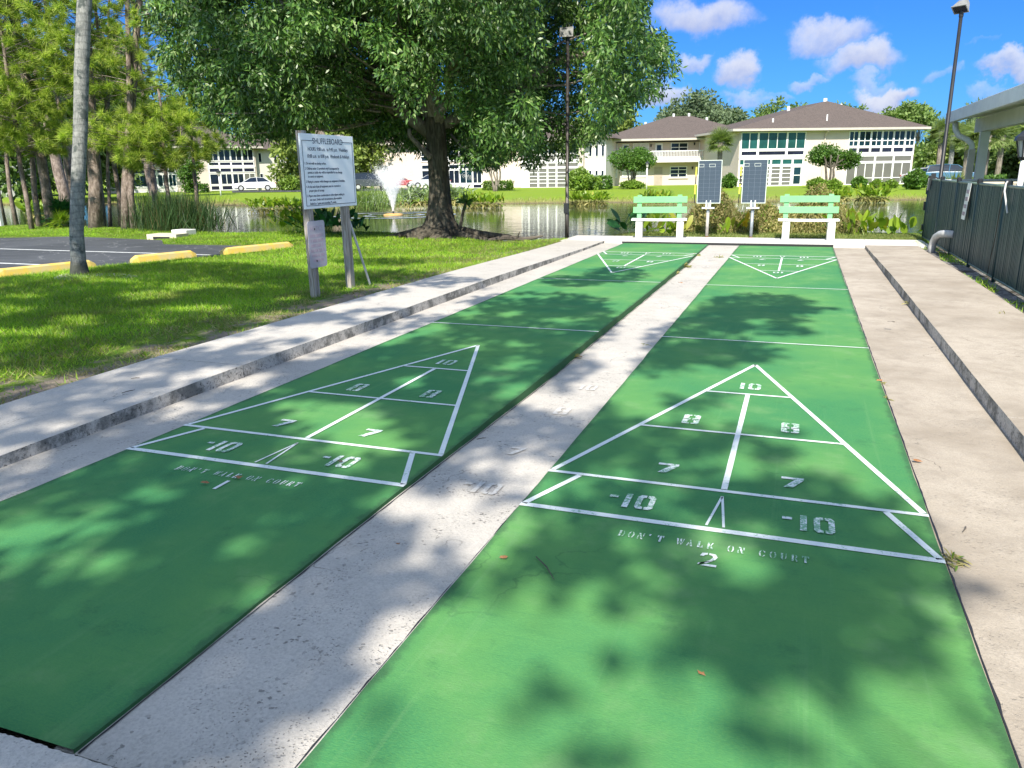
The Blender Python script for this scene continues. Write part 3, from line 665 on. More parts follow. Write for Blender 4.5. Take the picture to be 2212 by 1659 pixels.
def make_sign():
    X = -4.6
    t = empty('rules_sign', (X, 5.1, 0), 0, 'white shuffleboard rules sign on two weathered timber posts in the grass', 'sign')
    for y, h, yt in ((0.07, 2.07, .04), (.93, 2.05, .90)):
        MB().add([(-.09+dx, (y if dz == 0 else yt)+dy, dz) for dz in (0, h) for dx, dy in ((0, 0), (.085, 0), (.085, .10), (0, .10))], [(0, 3, 2, 1), (4, 5, 6, 7), (0, 1, 5, 4), (1, 2, 6, 5), (2, 3, 7, 6), (3, 0, 4, 7)]).build('post', 'post_wood', t)
    y0, y1, z0, z1 = -.045, 1.175, 1.135, 2.035
    MB().box((.0, y0, z0), (.02, y1, z1)).build('board', 'sign_face', t, bevel=.003)
    b = MB(); i = .035; w = .006; xf = .0232
    def bar(ya, yb, za, zb): b.box((.0205, ya, za), (xf, yb, zb))
    bar(y0+i, y0+i+w, z0+i, z1-.085); bar(y1-i-w, y1-i, z0+i, z1-.085); bar(y0+i+w, y1-i-w, z0+i, z0+i+w); bar(y0+i, y0+.30, z1-.085, z1-.079); bar(y1-.30, y1-i, z1-.085, z1-.079)
    b.build('border_line', 'sign_ink', t)
    yc = (y0+y1)/2
    M0 = Matrix(((0, 0, 1, .0212), (1, 0, 0, 0), (0, 1, 0, 0), (0, 0, 0, 1)))
    def line(s, size, y, z, ax='CENTER', sx=1., off=.0): text(s, size, 'lettering', 'sign_ink', t, Matrix.Translation((0, y, z)) @ M0, ax, sx, .0008)
    line('SHUFFLEBOARD', .098, yc+.0, z1-.115, sx=.96)
    line('HOURS: 9:00 a.m.  to 9:45 p.m.  Weekdays', .062, yc, z1-.20, sx=.82); line('10:00 a.m.  to 8:00 p.m.  Weekends & Holidays', .062, yc, z1-.285, sx=.80)
    L_ = [('1. Do not walk on playing surface.', 0), ('2. Children under 13 permitted only if accompanied by', 0), ('parents or adult who will be responsible for any damage', 1), ('to courts or equipment.', 1),
          ('3. Playing in a manner which damages any equipment is forbidden.', 0), ('4. At the end of play all equipment must be returned to', 0), ('proper place of storage.', 1), ('5. Players must show consideration to other players waiting to', 0), ('use court. Under such circumstances, play would be', 1), ('limited to 1 game not exceeding 75 points.', 1)]
    z = z1-.365
    for k, (s, ind) in enumerate(L_):
        line(s, .042, y0+.06+ind*.055, z, 'LEFT', .80 if len(s) < 62 else .78); z -= .0475 if (k+1 < len(L_) and L_[k+1][1]) else .062
make_sign()
def make_notice():
    t = empty('faded_notice', (-4.597, 5.12, 0), 0, 'small faded metal notice on the near timber post below the rules sign', 'sign')
    m = MB(); y0, y1, z0, z1, r_ = -.035, .345, .40, .985, .035; pts = []
    for cy, cz, a0 in ((y1-r_, z1-r_, 0), (y0+r_, z1-r_, 90), (y0+r_, z0+r_, 180), (y1-r_, z0+r_, 270)):
        for k in range(5): a = R(a0+k*22.5); pts.append((cy+r_*math.cos(a), cz+r_*math.sin(a)))
    n = len(pts); m.add([(0.0, y, z) for y, z in pts]+[(.004, y, z) for y, z in pts], [tuple(range(n))[::-1], tuple(range(n, 2*n))]+[(i, (i+1) % n, (i+1) % n+n, i+n) for i in range(n)])
    m.build('plate', 'sign_faded', t)
    M0 = Matrix(((0, 0, 1, .0046), (1, 0, 0, 0), (0, 1, 0, 0), (0, 0, 0, 1))); yc = (y0+y1)/2
    text('NOTICE', .088, 'faded_lettering', 'ink_faded', t, Matrix.Translation((0, yc, z1-.125)) @ M0, sx=.85, depth=.0004)
    b = MB(); zz = z1-.165
    for row in ([.11, .16], [.03, .10, .12], [.11, .09, .03], [.08, .07, .07, .04], [.12, .04, .08], [.16, .06]):
        tot = sum(row)+.018*(len(row)-1); y = yc-tot/2
        for w in row:
            k = max(1, int(w/.026))
            for q in range(k): b.box((.0041, y+w*q/k, zz-.036), (.0049, y+w*(q+.78)/k, zz))
            y += w+.018
        zz -= .062
    b.build('faded_words', 'ink_faded', t)
    for z in (z1-.10, z0+.085): MB().tube([(.004, .115, z), (.010, .115, z)], .011, 8).build('bolt', 'cue_black', t)
make_notice()
t = MB().tube([(-4.53, 6.42, .0), (-4.66, 6.17, .95)], .016, 8).build('leaning_pipe', 'pvc_grey'); props(t, 'thin pale pipe leaning against the far timber post of the rules sign', 'pipe')
# ---------------------------------------------------------------- lamp posts
def make_lamp(loc, h, rz, label, pole, body, glass):
    t = empty('lamp_post', loc, rz, label, 'lamp post', 'tall area lights beside the courts')
    MB().tube([(0, 0, 0), (0, 0, .62), (.0, 0, .63), (0, 0, h-.1)], [.05, .05, .042, .036], 12).build('pole', pole, t, True)
    MB().box((-.062, -.075, .60), (.05, -.03, .84)).build('junction_box', 'lamp_black', t, bevel=.006)
    MB().tube([(0, 0, h-.12), (0, 0, h+.02)], .045, 10).build('socket', 'lamp_black', t)
    hd_ = empty('lamp_head', (0, 0, h+.1)); hd_.parent = t; hd_.rotation_euler = (R(-8), 0, 0); hd_.scale = (.78, .78, .78)
    MB().add([(-.19, -.12, -.12), (.19, -.12, -.12), (.19, -.12, .12), (-.19, -.12, .12), (-.12, .12, -.07), (.12, .12, -.07), (.12, .12, .08), (-.12, .12, .08)], [(0, 1, 2, 3), (5, 4, 7, 6), (1, 0, 4, 5), (2, 1, 5, 6), (3, 2, 6, 7), (0, 3, 7, 4)]).build('housing', body, hd_, bevel=.012)
    f = MB(); f.box((-.20, -.145, -.13), (.20, -.125, -.105)); f.box((-.20, -.145, .105), (.20, -.125, .13)); f.box((-.20, -.145, -.105), (-.175, -.125, .105)); f.box((.175, -.145, -.105), (.20, -.125, .105)); f.build('rim', body, hd_)
    MB().box((-.172, -.136, -.102), (.172, -.123, .102)).build('lens', glass, hd_)
    return t, hd_
t, hd_ = make_lamp((-4.07, 14.93, -.02), 4.46, R(0), 'tall thin pole with a pale square floodlight, beside the left end of the far walk', 'pole_bronze', 'lamp_grey', 'lamp_grey')
sp = MB()
for x in (-.14, -.02, .08, .15): sp.tube([(x, -.05, .12), (x-.01, -.09, .22)], [.007, .002], 5)
sp.build('bird_spike', 'lamp_grey', hd_)
t, hd_ = make_lamp((3.98, 16.4, -.1), float(at(2056, 14, (3.98, 16.4))[2]), R(-38), 'tall black pole with a dark floodlight beside the fence corner', 'lamp_black', 'lamp_grey', 'glass_navy')
hd_.rotation_euler = (R(50), 0, 0)
# ---------------------------------------------------------------- fence and pavilion
def make_fence():
    X = 3.72; t = empty('slatted_fence', (X, 0, 0), 0, 'dark green chain link fence with vertical slats along the right walk', 'fence')
    ps = [-3.6, -1.8, 0, 1.8, 3.6, 5.4, 7.1, 8.95, 10.75, 12.5, 14.3, 15.95]; H = 1.29
    for y in ps:
        m = MB(); m.tube([(0, y, -.05), (0, y, H-.015)], .028, 10); p = m.build('post', 'fence_green', t, True)
        MB().tube([(0, y, H-.015), (0, y, H+.045), (0, y, H+.06)], [.042, .04, .02], 10).build('cap', 'lamp_black', p)
    for a, b in zip(ps[:-1], ps[1:]):
        m = MB(); y = a+.035
        while y < b-.05:
            dx = random.uniform(-.004, .004); w = .047
            m.box((-.012+dx, y, .07), (.006+dx, y+w, H-.035)); y += .0615
        m.build('slat_panel', 'fence_green', t)
        MB().tube([(0, a+.028, H-.02), (0, b-.028, H-.02)], .021, 8).build('top_rail', 'fence_rail', t, True)
        MB().tube([(0, a+.028, .055), (0, b-.028, .055)], .017, 8).build('bottom_rail', 'fence_rail', t, True)
    g = MB(); g.box((-.035, 15.55, H-.14), (.05, 15.62, H+.11)); g.box((-.045, 15.99, .20), (-.0, 16.08, .32)); g.box((-.05, 15.99, .62), (.0, 16.10, .80)); g.box((-.04, 15.99, .96), (.0, 16.06, 1.1)); g.build('gate_hinge', 'lamp_black', t)
    MB().box((-.06, 15.72, H-.24), (-.02, 15.80, H+.01)).build('latch_box', 'lamp_grey', t)
    c = [(-.02, 8.9, H+.04), (-.05, 8.82, H+.02), (-.07, 8.74, H-.08), (-.05, 8.66, H-.22), (-.03, 8.6, H-.35)]
    MB().tube(c, .012, 6).build('cable', 'pvc_grey', t)
    MB().tube([(-.035, 8.98, H-.05), (-.04, 9.03, .6), (-.05, 9.14, .06)], [.007, .006, .005], 5).build('loose_tie', 'wood_drift', t)
make_fence()
t = empty('fence_sign', (3.69, 11.30, 0), 0, 'narrow white vertical sign with small red lettering hung on the slatted fence', 'sign')
MB().add([(-.012, -.15, 1.27), (-.012, .15, 1.27), (-.045, .15, .70), (-.045, -.15, .70), (-.008, -.15, 1.27), (-.008, .15, 1.27), (-.041, .15, .70), (-.041, -.15, .70)], [(0, 1, 2, 3), (7, 6, 5, 4), (0, 4, 5, 1), (1, 5, 6, 2), (2, 6, 7, 3), (3, 7, 4, 0)]).build('plate', 'trim_white', t)
w = MB()
for k in range(4):
    z = 1.17-k*.115; dx = -.018-(1.27-z)*.058
    for j in range(3): w.box((dx-.0015, -.10+j*.07, z-.06), (dx+.0015, -.10+j*.07+.055, z))
w.build('faded_words', 'ink_faded', t)
p = MB().tube([(3.50, 13.02, -.05), (3.50, 13.02, .10), (3.51, 12.99, .20), (3.53, 12.90, .29), (3.57, 12.75, .35), (3.60, 12.55, .375), (3.74, 12.35, .38)], .066, 14).build('drain_pipe', 'pvc_grey', None, True)
props(p, 'pale grey plastic elbow pipe coming through the slatted fence', 'pipe')
def make_pavilion():
    t = empty('pavilion', (4.65, 20.6, 0), 0, 'white open pavilion roof with a post and downspout behind the fence', 'pavilion')
    MB().add([(0, -28, 2.86), (.0, 0, 2.86), (6, 0, 3.3), (6, -28, 3.3), (0.02, -28, 2.70), (.02, -.02, 2.70), (6, -.02, 3.14), (6, -28, 3.14)], [(0, 3, 2, 1), (4, 5, 6, 7), (0, 1, 5, 4), (1, 2, 6, 5), (2, 3, 7, 6), (3, 0, 4, 7)]).build('roof', 'pavilion_white', t)
    MB().box((-.13, -28, 2.60), (-.003, .03, 2.87)).build('fascia_gutter', 'pavilion_gutter', t, bevel=.012)
    MB().box((.55, -28, 2.36), (.72, -.1, 2.69)).build('beam', 'pavilion_white', t)
    for y in (-1.0, -19.5):
        MB().box((.54, y-.10, -.3), (.74, y+.10, 2.355)).build('post', 'pavilion_white', t, bevel=.01)
    s = [(.0, -.75, 2.60), (.02, -.78, 2.42), (.10, -.83, 2.27), (.28, -.95, 2.17), (.38, -1.02, 2.06), (.40, -1.05, 1.9)]
    MB().tube(s, .068, 10).build('elbow', 'pavilion_gutter', t, True); MB().box((.33, -1.13, -.3), (.47, -.99, 1.93)).build('downspout', 'spout', t)
make_pavilion()
def make_rail():
    t = empty('handrail', (4.0, 17.2, -.1), R(-5), 'long pale horizontal handrail on thin posts behind the fence', 'handrail')
    MB().tube([(0, 0, 1.32), (9, 0, 1.32)], .03, 8).build('rail', 'pvc_grey', t)
    for x in np.arange(.4, 9, 1.1): MB().tube([(x, 0, 0), (x, 0, 1.30)], .022, 6).build('post', 'lamp_black', t)
make_rail()
def make_lantern(loc, h, label, s=1., pole='bench_white', group=None):
    t = empty('lantern_post', loc, 0, label, 'lantern', group)
    MB().tube([(0, 0, 0), (0, 0, h*.45), (0, 0, h)], [.06*s, .052*s, .048*s], 10).build('post', pole, t, True)
    MB().tube([(0, 0, h), (0, 0, h+.05*s)], [.06*s, .09*s], 6).build('base_cap', 'lamp_black', t)
    MB().tube([(0, 0, h+.05*s), (0, 0, h+.30*s)], [.075*s, .13*s], 6).build('glass', 'shutter', t)
    c = MB()
    for k in range(6):
        a = k*math.pi/3; a0 = (.085*s*math.cos(a), .085*s*math.sin(a), h+.04*s); a1 = (.145*s*math.cos(a), .145*s*math.sin(a), h+.31*s); c.tube([a0, a1], .012*s, 4)
    c.build('cage', 'lamp_black', t); MB().tube([(0, 0, h+.30*s), (0, 0, h+.36*s), (0, 0, h+.46*s), (0, 0, h+.52*s)], [.185*s, .17*s, .06*s, .01], 8).build('cap', 'lamp_black', t)
make_lantern(far(2204, 14.5, -.05), 1.66, 'white post with a black carriage lantern behind the fence at the right edge', .95)
# ---------------------------------------------------------------- wheel stops, utility boxes
def wheel_stop(a, b, label):
    a = np.array(a); b = np.array(b); L_ = np.linalg.norm(b-a); rz = math.atan2(b[1]-a[1], b[0]-a[0])
    m = MB(); pr = [(-.10, 0), (.10, 0), (.07, .11), (.04, .135), (-.04, .135), (-.07, .11)]
    sec = [(0, .0, 1), (.10, 1, 1), (L_-.10, 1, 1), (L_, .0, 1)]; vs = []
    for x, k, _ in sec: vs += [(x, y*(1 if k else .85), z*(1 if k else .55)) for y, z in pr]
    fs = [(i+6*j, (i+1) % 6+6*j, (i+1) % 6+6*j+6, i+6*j+6) for j in range(3) for i in range(6)]+[(5, 4, 3, 2, 1, 0), (18, 19, 20, 21, 22, 23)]
    o = m.add(vs, fs).build('wheel_stop', 'stop_yellow'); o.location = (a[0], a[1], .0); o.rotation_euler = (0, 0, rz)
    props(o, label, 'wheel stop', 'yellow parking wheel stops')
wheel_stop((-11.12, 5.75), (-10.75, 7.35), 'yellow concrete wheel stop behind the grey palm trunk'); wheel_stop((-10.55, 8.02), (-10.17, 9.25), 'yellow concrete wheel stop in the middle, between the other two'); wheel_stop((-9.90, 9.72), (-9.40, 11.40), 'yellow concrete wheel stop nearest the rules sign, farthest along the lot')
o = MB().box((-14.95, 13.75, 0), (-14.45, 14.15, .16)).build('utility_box', 'trim_white', bevel=.02); props(o, 'small white utility box on the grass at the pond edge', 'utility box')
d = empty('drain_inlet', (-14.35, 12.75, 0), R(5), 'pale concrete drain inlet at the far edge of the parking lot', 'drain'); MB().box((-.45, 0, -.05), (.45, .5, .12)).build('slab', 'box_cream', d); MB().box((-.25, -.012, .0), (.25, .0, .06)).build('opening', 'cue_black', d)
# ---------------------------------------------------------------- buildings
def window(b, s0, s1, h0, h1, vs=(), hs=(), glass='glass_dark', frame='trim_white', fw=.09, mw=.07, y=0., name='window', hpart=None):
    f = MB(); ya, yb = y-.085, y-.012
    f.box((s0, ya, h0), (s1, yb, h0+fw)); f.box((s0, ya, h1-fw), (s1, yb, h1)); f.box((s0, ya, h0+fw), (s0+fw, yb, h1-fw)); f.box((s1-fw, ya, h0+fw), (s1, yb, h1-fw))
    for v in vs: f.box((v-mw/2, ya+.005, h0+fw), (v+mw/2, yb, h1-fw))
    for h in hs: f.box((s0+fw, ya+.009, h-mw/2), (s1-fw, yb-.003, h+mw/2))
    o = f.build(name, frame, b)
    g = MB().box((s0+.02, y-.03, h0+.02), (s1-.02, y-.006, h1-.02)); g.build('pane', glass, o)
    return o
def door(b, s0, s1, h0, h1, mat='door_beige', y=0., glass=None):
    o = MB().box((s0, y-.06, h0), (s1, y-.004, h1)).build('door', mat, b)
    if glass: MB().box((s0+.18, y-.075, h0+.9), (s1-.18, y-.061, h1-.2)).build('pane', glass, o)
    MB().box((s1-.16, y-.10, h0+.95), (s1-.10, y-.062, h0+1.05)).build('handle', 'lamp_grey', o)
    return o
def hip(b, x0, x1, y0, y1, z, ridge, zr, mat='shingle', th=.22):
    """ridge: ((x,y),(x,y))"""
    (ax, ay), (bx, by) = ridge
    vs = [(x0, y0, z), (x1, y0, z), (x1, y1, z), (x0, y1, z), (ax, ay, zr), (bx, by, zr)]
    if abs(ax-bx) > abs(ay-by): fs = [(0, 1, 5, 4), (1, 2, 5), (2, 3, 4, 5), (3, 0, 4)]
    else: fs = [(0, 1, 4), (1, 2, 5, 4), (2, 3, 5), (3, 0, 4, 5)]
    o = MB().add(vs, fs+[(3, 2, 1, 0)]).build('roof', mat, b)
    f = MB(); f.box((x0-.03, y0-.03, z-th), (x1+.03, y1+.03, z-.004)); f.build('fascia', 'fascia_tan', b)
    return o
def vent(o, x, y, z, h=.45, w=.12): MB().tube([(x, y, z-.3), (x, y, z+h)], w, 6).build('vent', 'trim_white', o)
A = np.array([-5.05, 79.6, -.12]); B_ = np.array([11.4, 87.1, 0])
def bld(name, A, B_, label):
    rz = math.atan2(B_[1]-A[1], B_[0]-A[0]); return empty(name, A, rz, label, 'building')
LR = float(np.linalg.norm((B_-A)[:2])); k_ = LR/18.66
b = bld('apartment_building', A, B_, 'two storey beige block with tall white framed porch windows and brown hip roof, farthest right')
S = lambda v: v*k_
MB().box((0, 0, -.3), (LR, 16, 5.22)).build('wall', 'wall_cream', b)
rf = hip(b, -1.0, LR+.95, -.85, 17, 5.45, ((S(11.6), 5.6), (S(11.6), 12)), 8.45)
vent(rf, S(11.6), 6.0, 8.4, .35, .2); vent(rf, S(3.6), .6, 5.9, .55, .09); vent(rf, S(9.4), .8, 6.1, .7, .07); vent(rf, S(14.2), 7.5, 7.8, .5, .14); vent(rf, S(8.2), 7.5, 7.7, .4, .16)
# left porch, upper then lower floor
for s0, s1, vs in ((.12, 1.94, (1.03,)), (1.94, 4.97, (2.98, 3.93)), (4.97, 6.92, (5.92,))):
    window(b, S(s0), S(s1), 3.50, 5.16, [S(v) for v in vs], (), 'glass_teal'); window(b, S(s0), S(s1), 2.86, 3.45, (), (), 'glass_navy', fw=.12)
MB().box((0, -.10, 2.66), (S(6.92), -.01, 2.83)).build('floor_band', 'trim_white', b)
for s0, s1, door_ in ((.05, 1.7, 0), (1.7, 3.42, 0), (3.42, 4.55, 0), (4.55, 5.7, 0), (5.7, 6.85, 1)):
    window(b, S(s0), S(s1), 2.0, 2.63, (S(.75),) if s0 == .05 else ((S(2.55),) if s0 == 1.7 else ()), (), 'glass_teal')
    window(b, S(s0), S(s1), -.05, 1.96, (S(.75),) if s0 == .05 else ((S(2.55),) if s0 == 1.7 else ()), (1.0,) if door_ else (.38, .78, 1.18, 1.56), 'screen_grey' if not door_ else 'glass_pond', fw=.12 if not door_ else .2)
# right porch
bays = (11.48, 12.55, 13.86, 15.05, 16.28, 17.52, 18.58)
for i in range(6):
    s0, s1 = bays[i], bays[i+1]
    window(b, S(s0), S(s1), 3.66, 5.18, (S((s0+s1)/2),), (4.22,), 'glass_pond'); window(b, S(s0), S(s1), 3.02, 3.62, (), (), 'glass_navy', fw=.1)
MB().box((S(11.48), -.10, 2.82), (S(18.58), -.01, 3.0)).build('floor_band', 'trim_white', b)
bays = (11.48, 12.55, 14.50, 16.5, 18.50)
for i in range(4):
    s0, s1 = bays[i], bays[i+1]
    window(b, S(s0), S(s1), 2.16, 2.80, (), (), 'screen_grey')
    window(b, S(s0), S(s1), -.05, 2.12, () if i == 0 else (S((s0+s1)/2),), () if i == 0 else (.62,), 'screen_grey')
MB().tube([(S(8.95), -.07, -.1), (S(8.95), -.07, 4.7), (S(8.95), -.3, 5.0), (S(8.95), -.75, 5.2)], .06, 8).build('downspout', 'wall_cream', b)
MB().box((LR+.004, 5.5, -.3), (LR+2.4, 14, 4.6)).build('wing', 'wall_pale', b)
w_ = MB(); w_.add([(LR, 4.9, 4.65), (LR+2.9, 4.9, 4.65), (LR+2.9, 14.5, 4.65), (LR, 14.5, 4.65), (LR+.0, 7, 5.5), (LR+0., 12, 5.5)], [(0, 1, 4), (1, 2, 5, 4), (2, 3, 5), (3, 2, 1, 0)]); w_.build('wing_roof', 'shingle', b)
# --- middle block with the balcony
A = np.array([-20.41, 88.45, -.2]); B_ = np.array([-5.5, 92.3, -.13]); b = bld('balcony_building', A, B_, 'two storey beige block with a white balustraded balcony under a brown hip roof')
MB().box((0, 0, -.3), (16.5, 11, 4.85)).build('wall', 'wall_cream', b)
rf = hip(b, -1.3, 17.6, -1.95, 12, 5.2, ((7.4, 5.), (10.0, 5.)), 7.95)
for x, z in ((4.6, 7.0), (7.9, 7.9), (9.7, 7.9), (11.8, 7.4)): vent(rf, x, 5., z, .35, .14)
bal = MB().box((-.55, -1.45, 2.72), (15.0, -.004, 3.02)).build('balcony', 'wall_cream', b)
MB().box((-.55, -1.49, 2.60), (15.0, -1.451, 3.12)).build('balcony_edge', 'wall_pale', b)
r_ = MB(); r_.box((-.5, -1.46, 3.80), (15.0, -1.40, 3.88)); r_.box((-.5, -1.45, 3.16), (15.0, -1.41, 3.21))
for x in np.arange(-.48, 15, .17): r_.box((x, -1.45, 3.21), (x+.05, -1.41, 3.80))
r_.build('balustrade', 'trim_white', b)
for x in (-.5, 14.9): MB().box((x, -1.40, -.1), (x+.12, -1.28, 2.6)).build('column', 'trim_white', b)
window(b, 7.2, 9.15, 3.75, 4.78, (8.15,), (4.25,), 'glass_dark'); window(b, 10.4, 11.5, 3.75, 4.78, (), (4.25,), 'shutter'); window(b, 12.9, 14.3, 3.75, 4.78, (), (), 'shutter_tan')
window(b, .05, 1.2, 3.75, 4.78, (), (), 'shutter'); window(b, 2.9, 4.7, 3.75, 4.78, (3.8,), (), 'shutter')
door(b, 5.45, 6.3, 3.03, 4.74, 'trim_white', glass='glass_dark'); door(b, 1.7, 2.45, 3.03, 4.74, 'trim_white', glass='glass_dark'); door(b, 5.42, 6.35, -.02, 2.08)
window(b, 7.2, 9.15, .9, 2.16, (8.18,), (1.35, 1.78), 'glass_dark'); window(b, .05, 1.2, .98, 2.1, (), (1.6,), 'shutter'); window(b, 1.75, 4.7, .98, 2.1, (2.75, 3.7), (1.55,), 'shutter'); window(b, 13.7, 14.8, 1., 2.2, (), (1.6,), 'shutter_tan')
MB().box((7.05, -.12, .78), (9.3, -.004, .86)).build('sill', 'wall_pale', b)
for x, z in ((4.95, 4.55), (9.85, 4.65), (9.75, 2.0)): MB().tube([(x, -.12, z-.2), (x, -.12, z+.1)], [.07, .11], 6).build('wall_lantern', 'lamp_black', b)
# --- long block behind the big tree
A = np.array([-48, 82.6, -.2]); B_ = np.array([-21.8, 82.9, -.2]); b = bld('porch_building', A, B_, 'long pale block behind the big tree with white gridded porch screens')
MB().box((0, 0, -.3), (26.2, 9, 5.0)).build('wall', 'wall_cream', b)
hip(b, -1, 27.1, -.9, 10, 5.3, ((5, 4.6), (21, 4.6)), 8.)
o_ = 9.9
for s0, s1, d in ((9.1, 9.97, 1), (9.97, 11.12, 0), (11.12, 12.2, 0), (12.2, 13.25, 0), (13.25, 14.4, 0), (14.4, 15.8, 0)):
    window(b, o_+s0, o_+s1, .0, 2.18, (), (1.0,) if d else (.52, .90, 1.28, 1.67), 'shutter' if d else 'screen_grey'); window(b, o_+s0, o_+s1, 2.22, 2.75, (), (), 'screen_grey')
    window(b, o_+s0, o_+s1, 2.95, 3.6, (), (), 'screen_grey'); window(b, o_+s0, o_+s1, 3.64, 4.9, (o_+(s0+s1)/2,), (), 'glass_dark')
MB().box((o_+9.1, -.11, 2.76), (o_+15.8, -.01, 2.94)).build('floor_band', 'trim_white', b)
for s0, s1 in ((-3.4, -1.5), (-1.5, .1), (.1, 1.5), (1.5, 3.12), (3.12, 4.3)):
    window(b, o_+s0, o_+s1, .55, 2.15, (o_+(s0+s1)/2,), (), 'glass_dark' if s0 != 1.5 else 'glass_pond'); window(b, o_+s0, o_+s1, .0, .52, (), (), 'glass_navy' if s0 > 2 else 'shutter')
    window(b, o_+s0, o_+s1, 2.2, 2.78, (), (), 'glass_dark'); window(b, o_+s0, o_+s1, 3.1, 4.8, (o_+(s0+s1)/2,), (3.7,), 'glass_dark')
sd = empty('side_block', (26.22, 0, 0)); sd.parent = b
MB().box((0, .5, -.3), (2.4, 22, 5.2)).build('side_wall', 'wall_white', b).location = (26.22, 0, 0); bpy.data.objects.remove(sd)
sb = MB().add([(25.9, -.2, 5.2), (29.6, -.2, 5.2), (29.6, 22, 5.2), (25.9, 22, 5.2), (27.7, 2, 6), (27.7, 20, 6)], [(0, 1, 4), (1, 2, 5, 4), (2, 3, 5), (3, 0, 4, 5), (3, 2, 1, 0)]).build('side_roof', 'shingle', b)
for y in (.35, 1.15, 1.9):
    for z in (.6, 3.3): window(b, 26.5+y*.9-.1, 26.5+y*.9+.25, z, z+1.25, (), (.0,)[:0], 'glass_dark', fw=.05, y=.5)
# --- left block beyond the parking
A = np.array([-69.02, 72.43, -.13]); B_ = np.array([-62.9, 79.5, -.16]); b = bld('corner_building', A, B_, 'white framed porch block beyond the pines with a parked white car in front')
MB().box((-7, 0, -.3), (9.55, 9, 4.95)).build('wall', 'wall_cream', b)
hip(b, -8, 10.4, -.8, 10, 5.2, ((-3, 4.5), (5.5, 4.5)), 7.6)
for s0, s1 in ((3.95, 5.22), (5.22, 6.6), (6.6, 7.98), (7.98, 9.35)):
    window(b, s0, s1, 3.5, 4.9, ((s0+s1)/2,), (), 'glass_dark'); window(b, s0, s1, 2.93, 3.42, (), (), 'glass_navy')
    window(b, s0, s1, 2.15, 2.72, (), (), 'glass_navy'); window(b, s0, s1, .72, 2.05, () if s0 < 4 else ((s0+s1)/2,), (), 'glass_dark' if s0 < 7 else 'screen_grey'); window(b, s0, s1, .05, .66, (), (), 'glass_navy')
MB().box((3.95, -.11, 2.74), (9.4, -.01, 2.91)).build('floor_band', 'trim_white', b)
for s0, s1 in ((-6.4, -4.5), (-4.5, -2.98), (-2.98, -1.9), (-1.9, -.7), (-.7, .2)):
    window(b, s0, s1, 2.12, 2.65, (), (), 'glass_navy'); window(b, s0, s1, .62, 2.05, ((s0+s1)/2,), (), 'glass_pond'); window(b, s0, s1, .0, .58, (), (), 'shutter'); window(b, s0, s1, 3.0, 3.6, (), (), 'glass_navy'); window(b, s0, s1, 3.66, 4.85, (), (), 'glass_dark')
MB().box((9.56, .6, -.3), (13.5, 14, 4.9)).build('side_wing', 'wall_pale', b)
MB().add([(9.0, -.1, 4.9), (14.2, -.1, 4.9), (14.2, 15, 4.9), (9, 15, 4.9), (11.6, 3, 6.4), (11.6, 12, 6.4)], [(0, 1, 4), (1, 2, 5, 4), (2, 3, 5), (3, 0, 4, 5), (3, 2, 1, 0)]).build('wing_roof', 'shingle', b)
for s in (10.0, 11.9, 12.7):
    for z in (.8, 3.3): window(b, s, s+.45, z, z+1.2, (), (), 'glass_dark', fw=.06, y=.6)
# --- farther small blocks
P = far(18, 92); Q = far(105, 92); b = bld('grey_building', P-(Q-P)*1.2, Q, 'plain grey walled block at the far left behind the pines')
L_ = float(np.linalg.norm((Q-P)[:2])*2.2); MB().box((0, 0, -.3), (L_, 9, 4.9)).build('wall', 'wall_grey', b); hip(b, -.8, L_+.8, -.8, 10, 5.2, ((5, 4.5), (L_-5, 4.5)), 7.4)
for s in (L_*.42, L_*.55, L_*.80): window(b, s, s+1.3, 1.1, 2.3, (s+.65,), (), 'glass_pond'); window(b, s, s+1.3, 3.6, 4.6, (s+.65,), (), 'glass_pond')
P = far(845, 104, -.2); Q = far(1000, 104, -.2); b = bld('gridded_building', P, Q, 'cream building with a white louvred window grid seen behind the fountain')
L_ = float(np.linalg.norm((Q-P)[:2])); MB().box((0, 0, -.3), (L_, 8, 5.2)).build('wall', 'wall_cream', b); hip(b, -.8, L_+.8, -.8, 9, 5.5, ((4, 4), (L_-4, 4)), 7.6)
for s0, s1 in ((1.9, 3.4), (3.4, 4.9), (4.9, 6.4), (6.4, 8.), (8., 9.5)):
    window(b, s0, s1, 2.9, 5.1, ((s0+s1)/2,), (3.4, 3.9, 4.4), 'screen_grey'); window(b, s0, s1, .2, 2.6, ((s0+s1)/2,), (.7, 1.2, 1.7), 'shutter' if s0 < 3.3 else 'screen_grey')
P = far(715, 112, -.2); Q = far(800, 112, -.2); b = bld('shuttered_building', P, Q, 'small cream building with dark louvres just right of the rules sign')
L_ = float(np.linalg.norm((Q-P)[:2])); MB().box((0, 0, -.3), (L_, 8, 4.6)).build('wall', 'wall_cream', b); hip(b, -.8, L_+.8, -.8, 9, 4.8, ((3, 4), (L_-3, 4)), 6.4); window(b, 1., 3.2, 2.2, 3.6, (), (2.5, 2.8, 3.1), 'glass_navy')
# roads on the far side
def slab_path(name, pts, mat, z=-.06): struct(MB().prism(pts, z-.08, z).build(name, mat))
P = [far(x, d)[:2] for x, d in ((500, 91), (830, 84), (1000, 90), (1000, 96), (830, 92), (640, 97), (500, 97))]
slab_path('far_parking', [tuple(p) for p in P], 'asphalt', -.03)
P = [far(x, d)[:2] for x, d in ((1960, 81), (2300, 79), (2300, 92), (1985, 96))]; slab_path('far_road', [tuple(p) for p in P], 'asphalt', -.03)
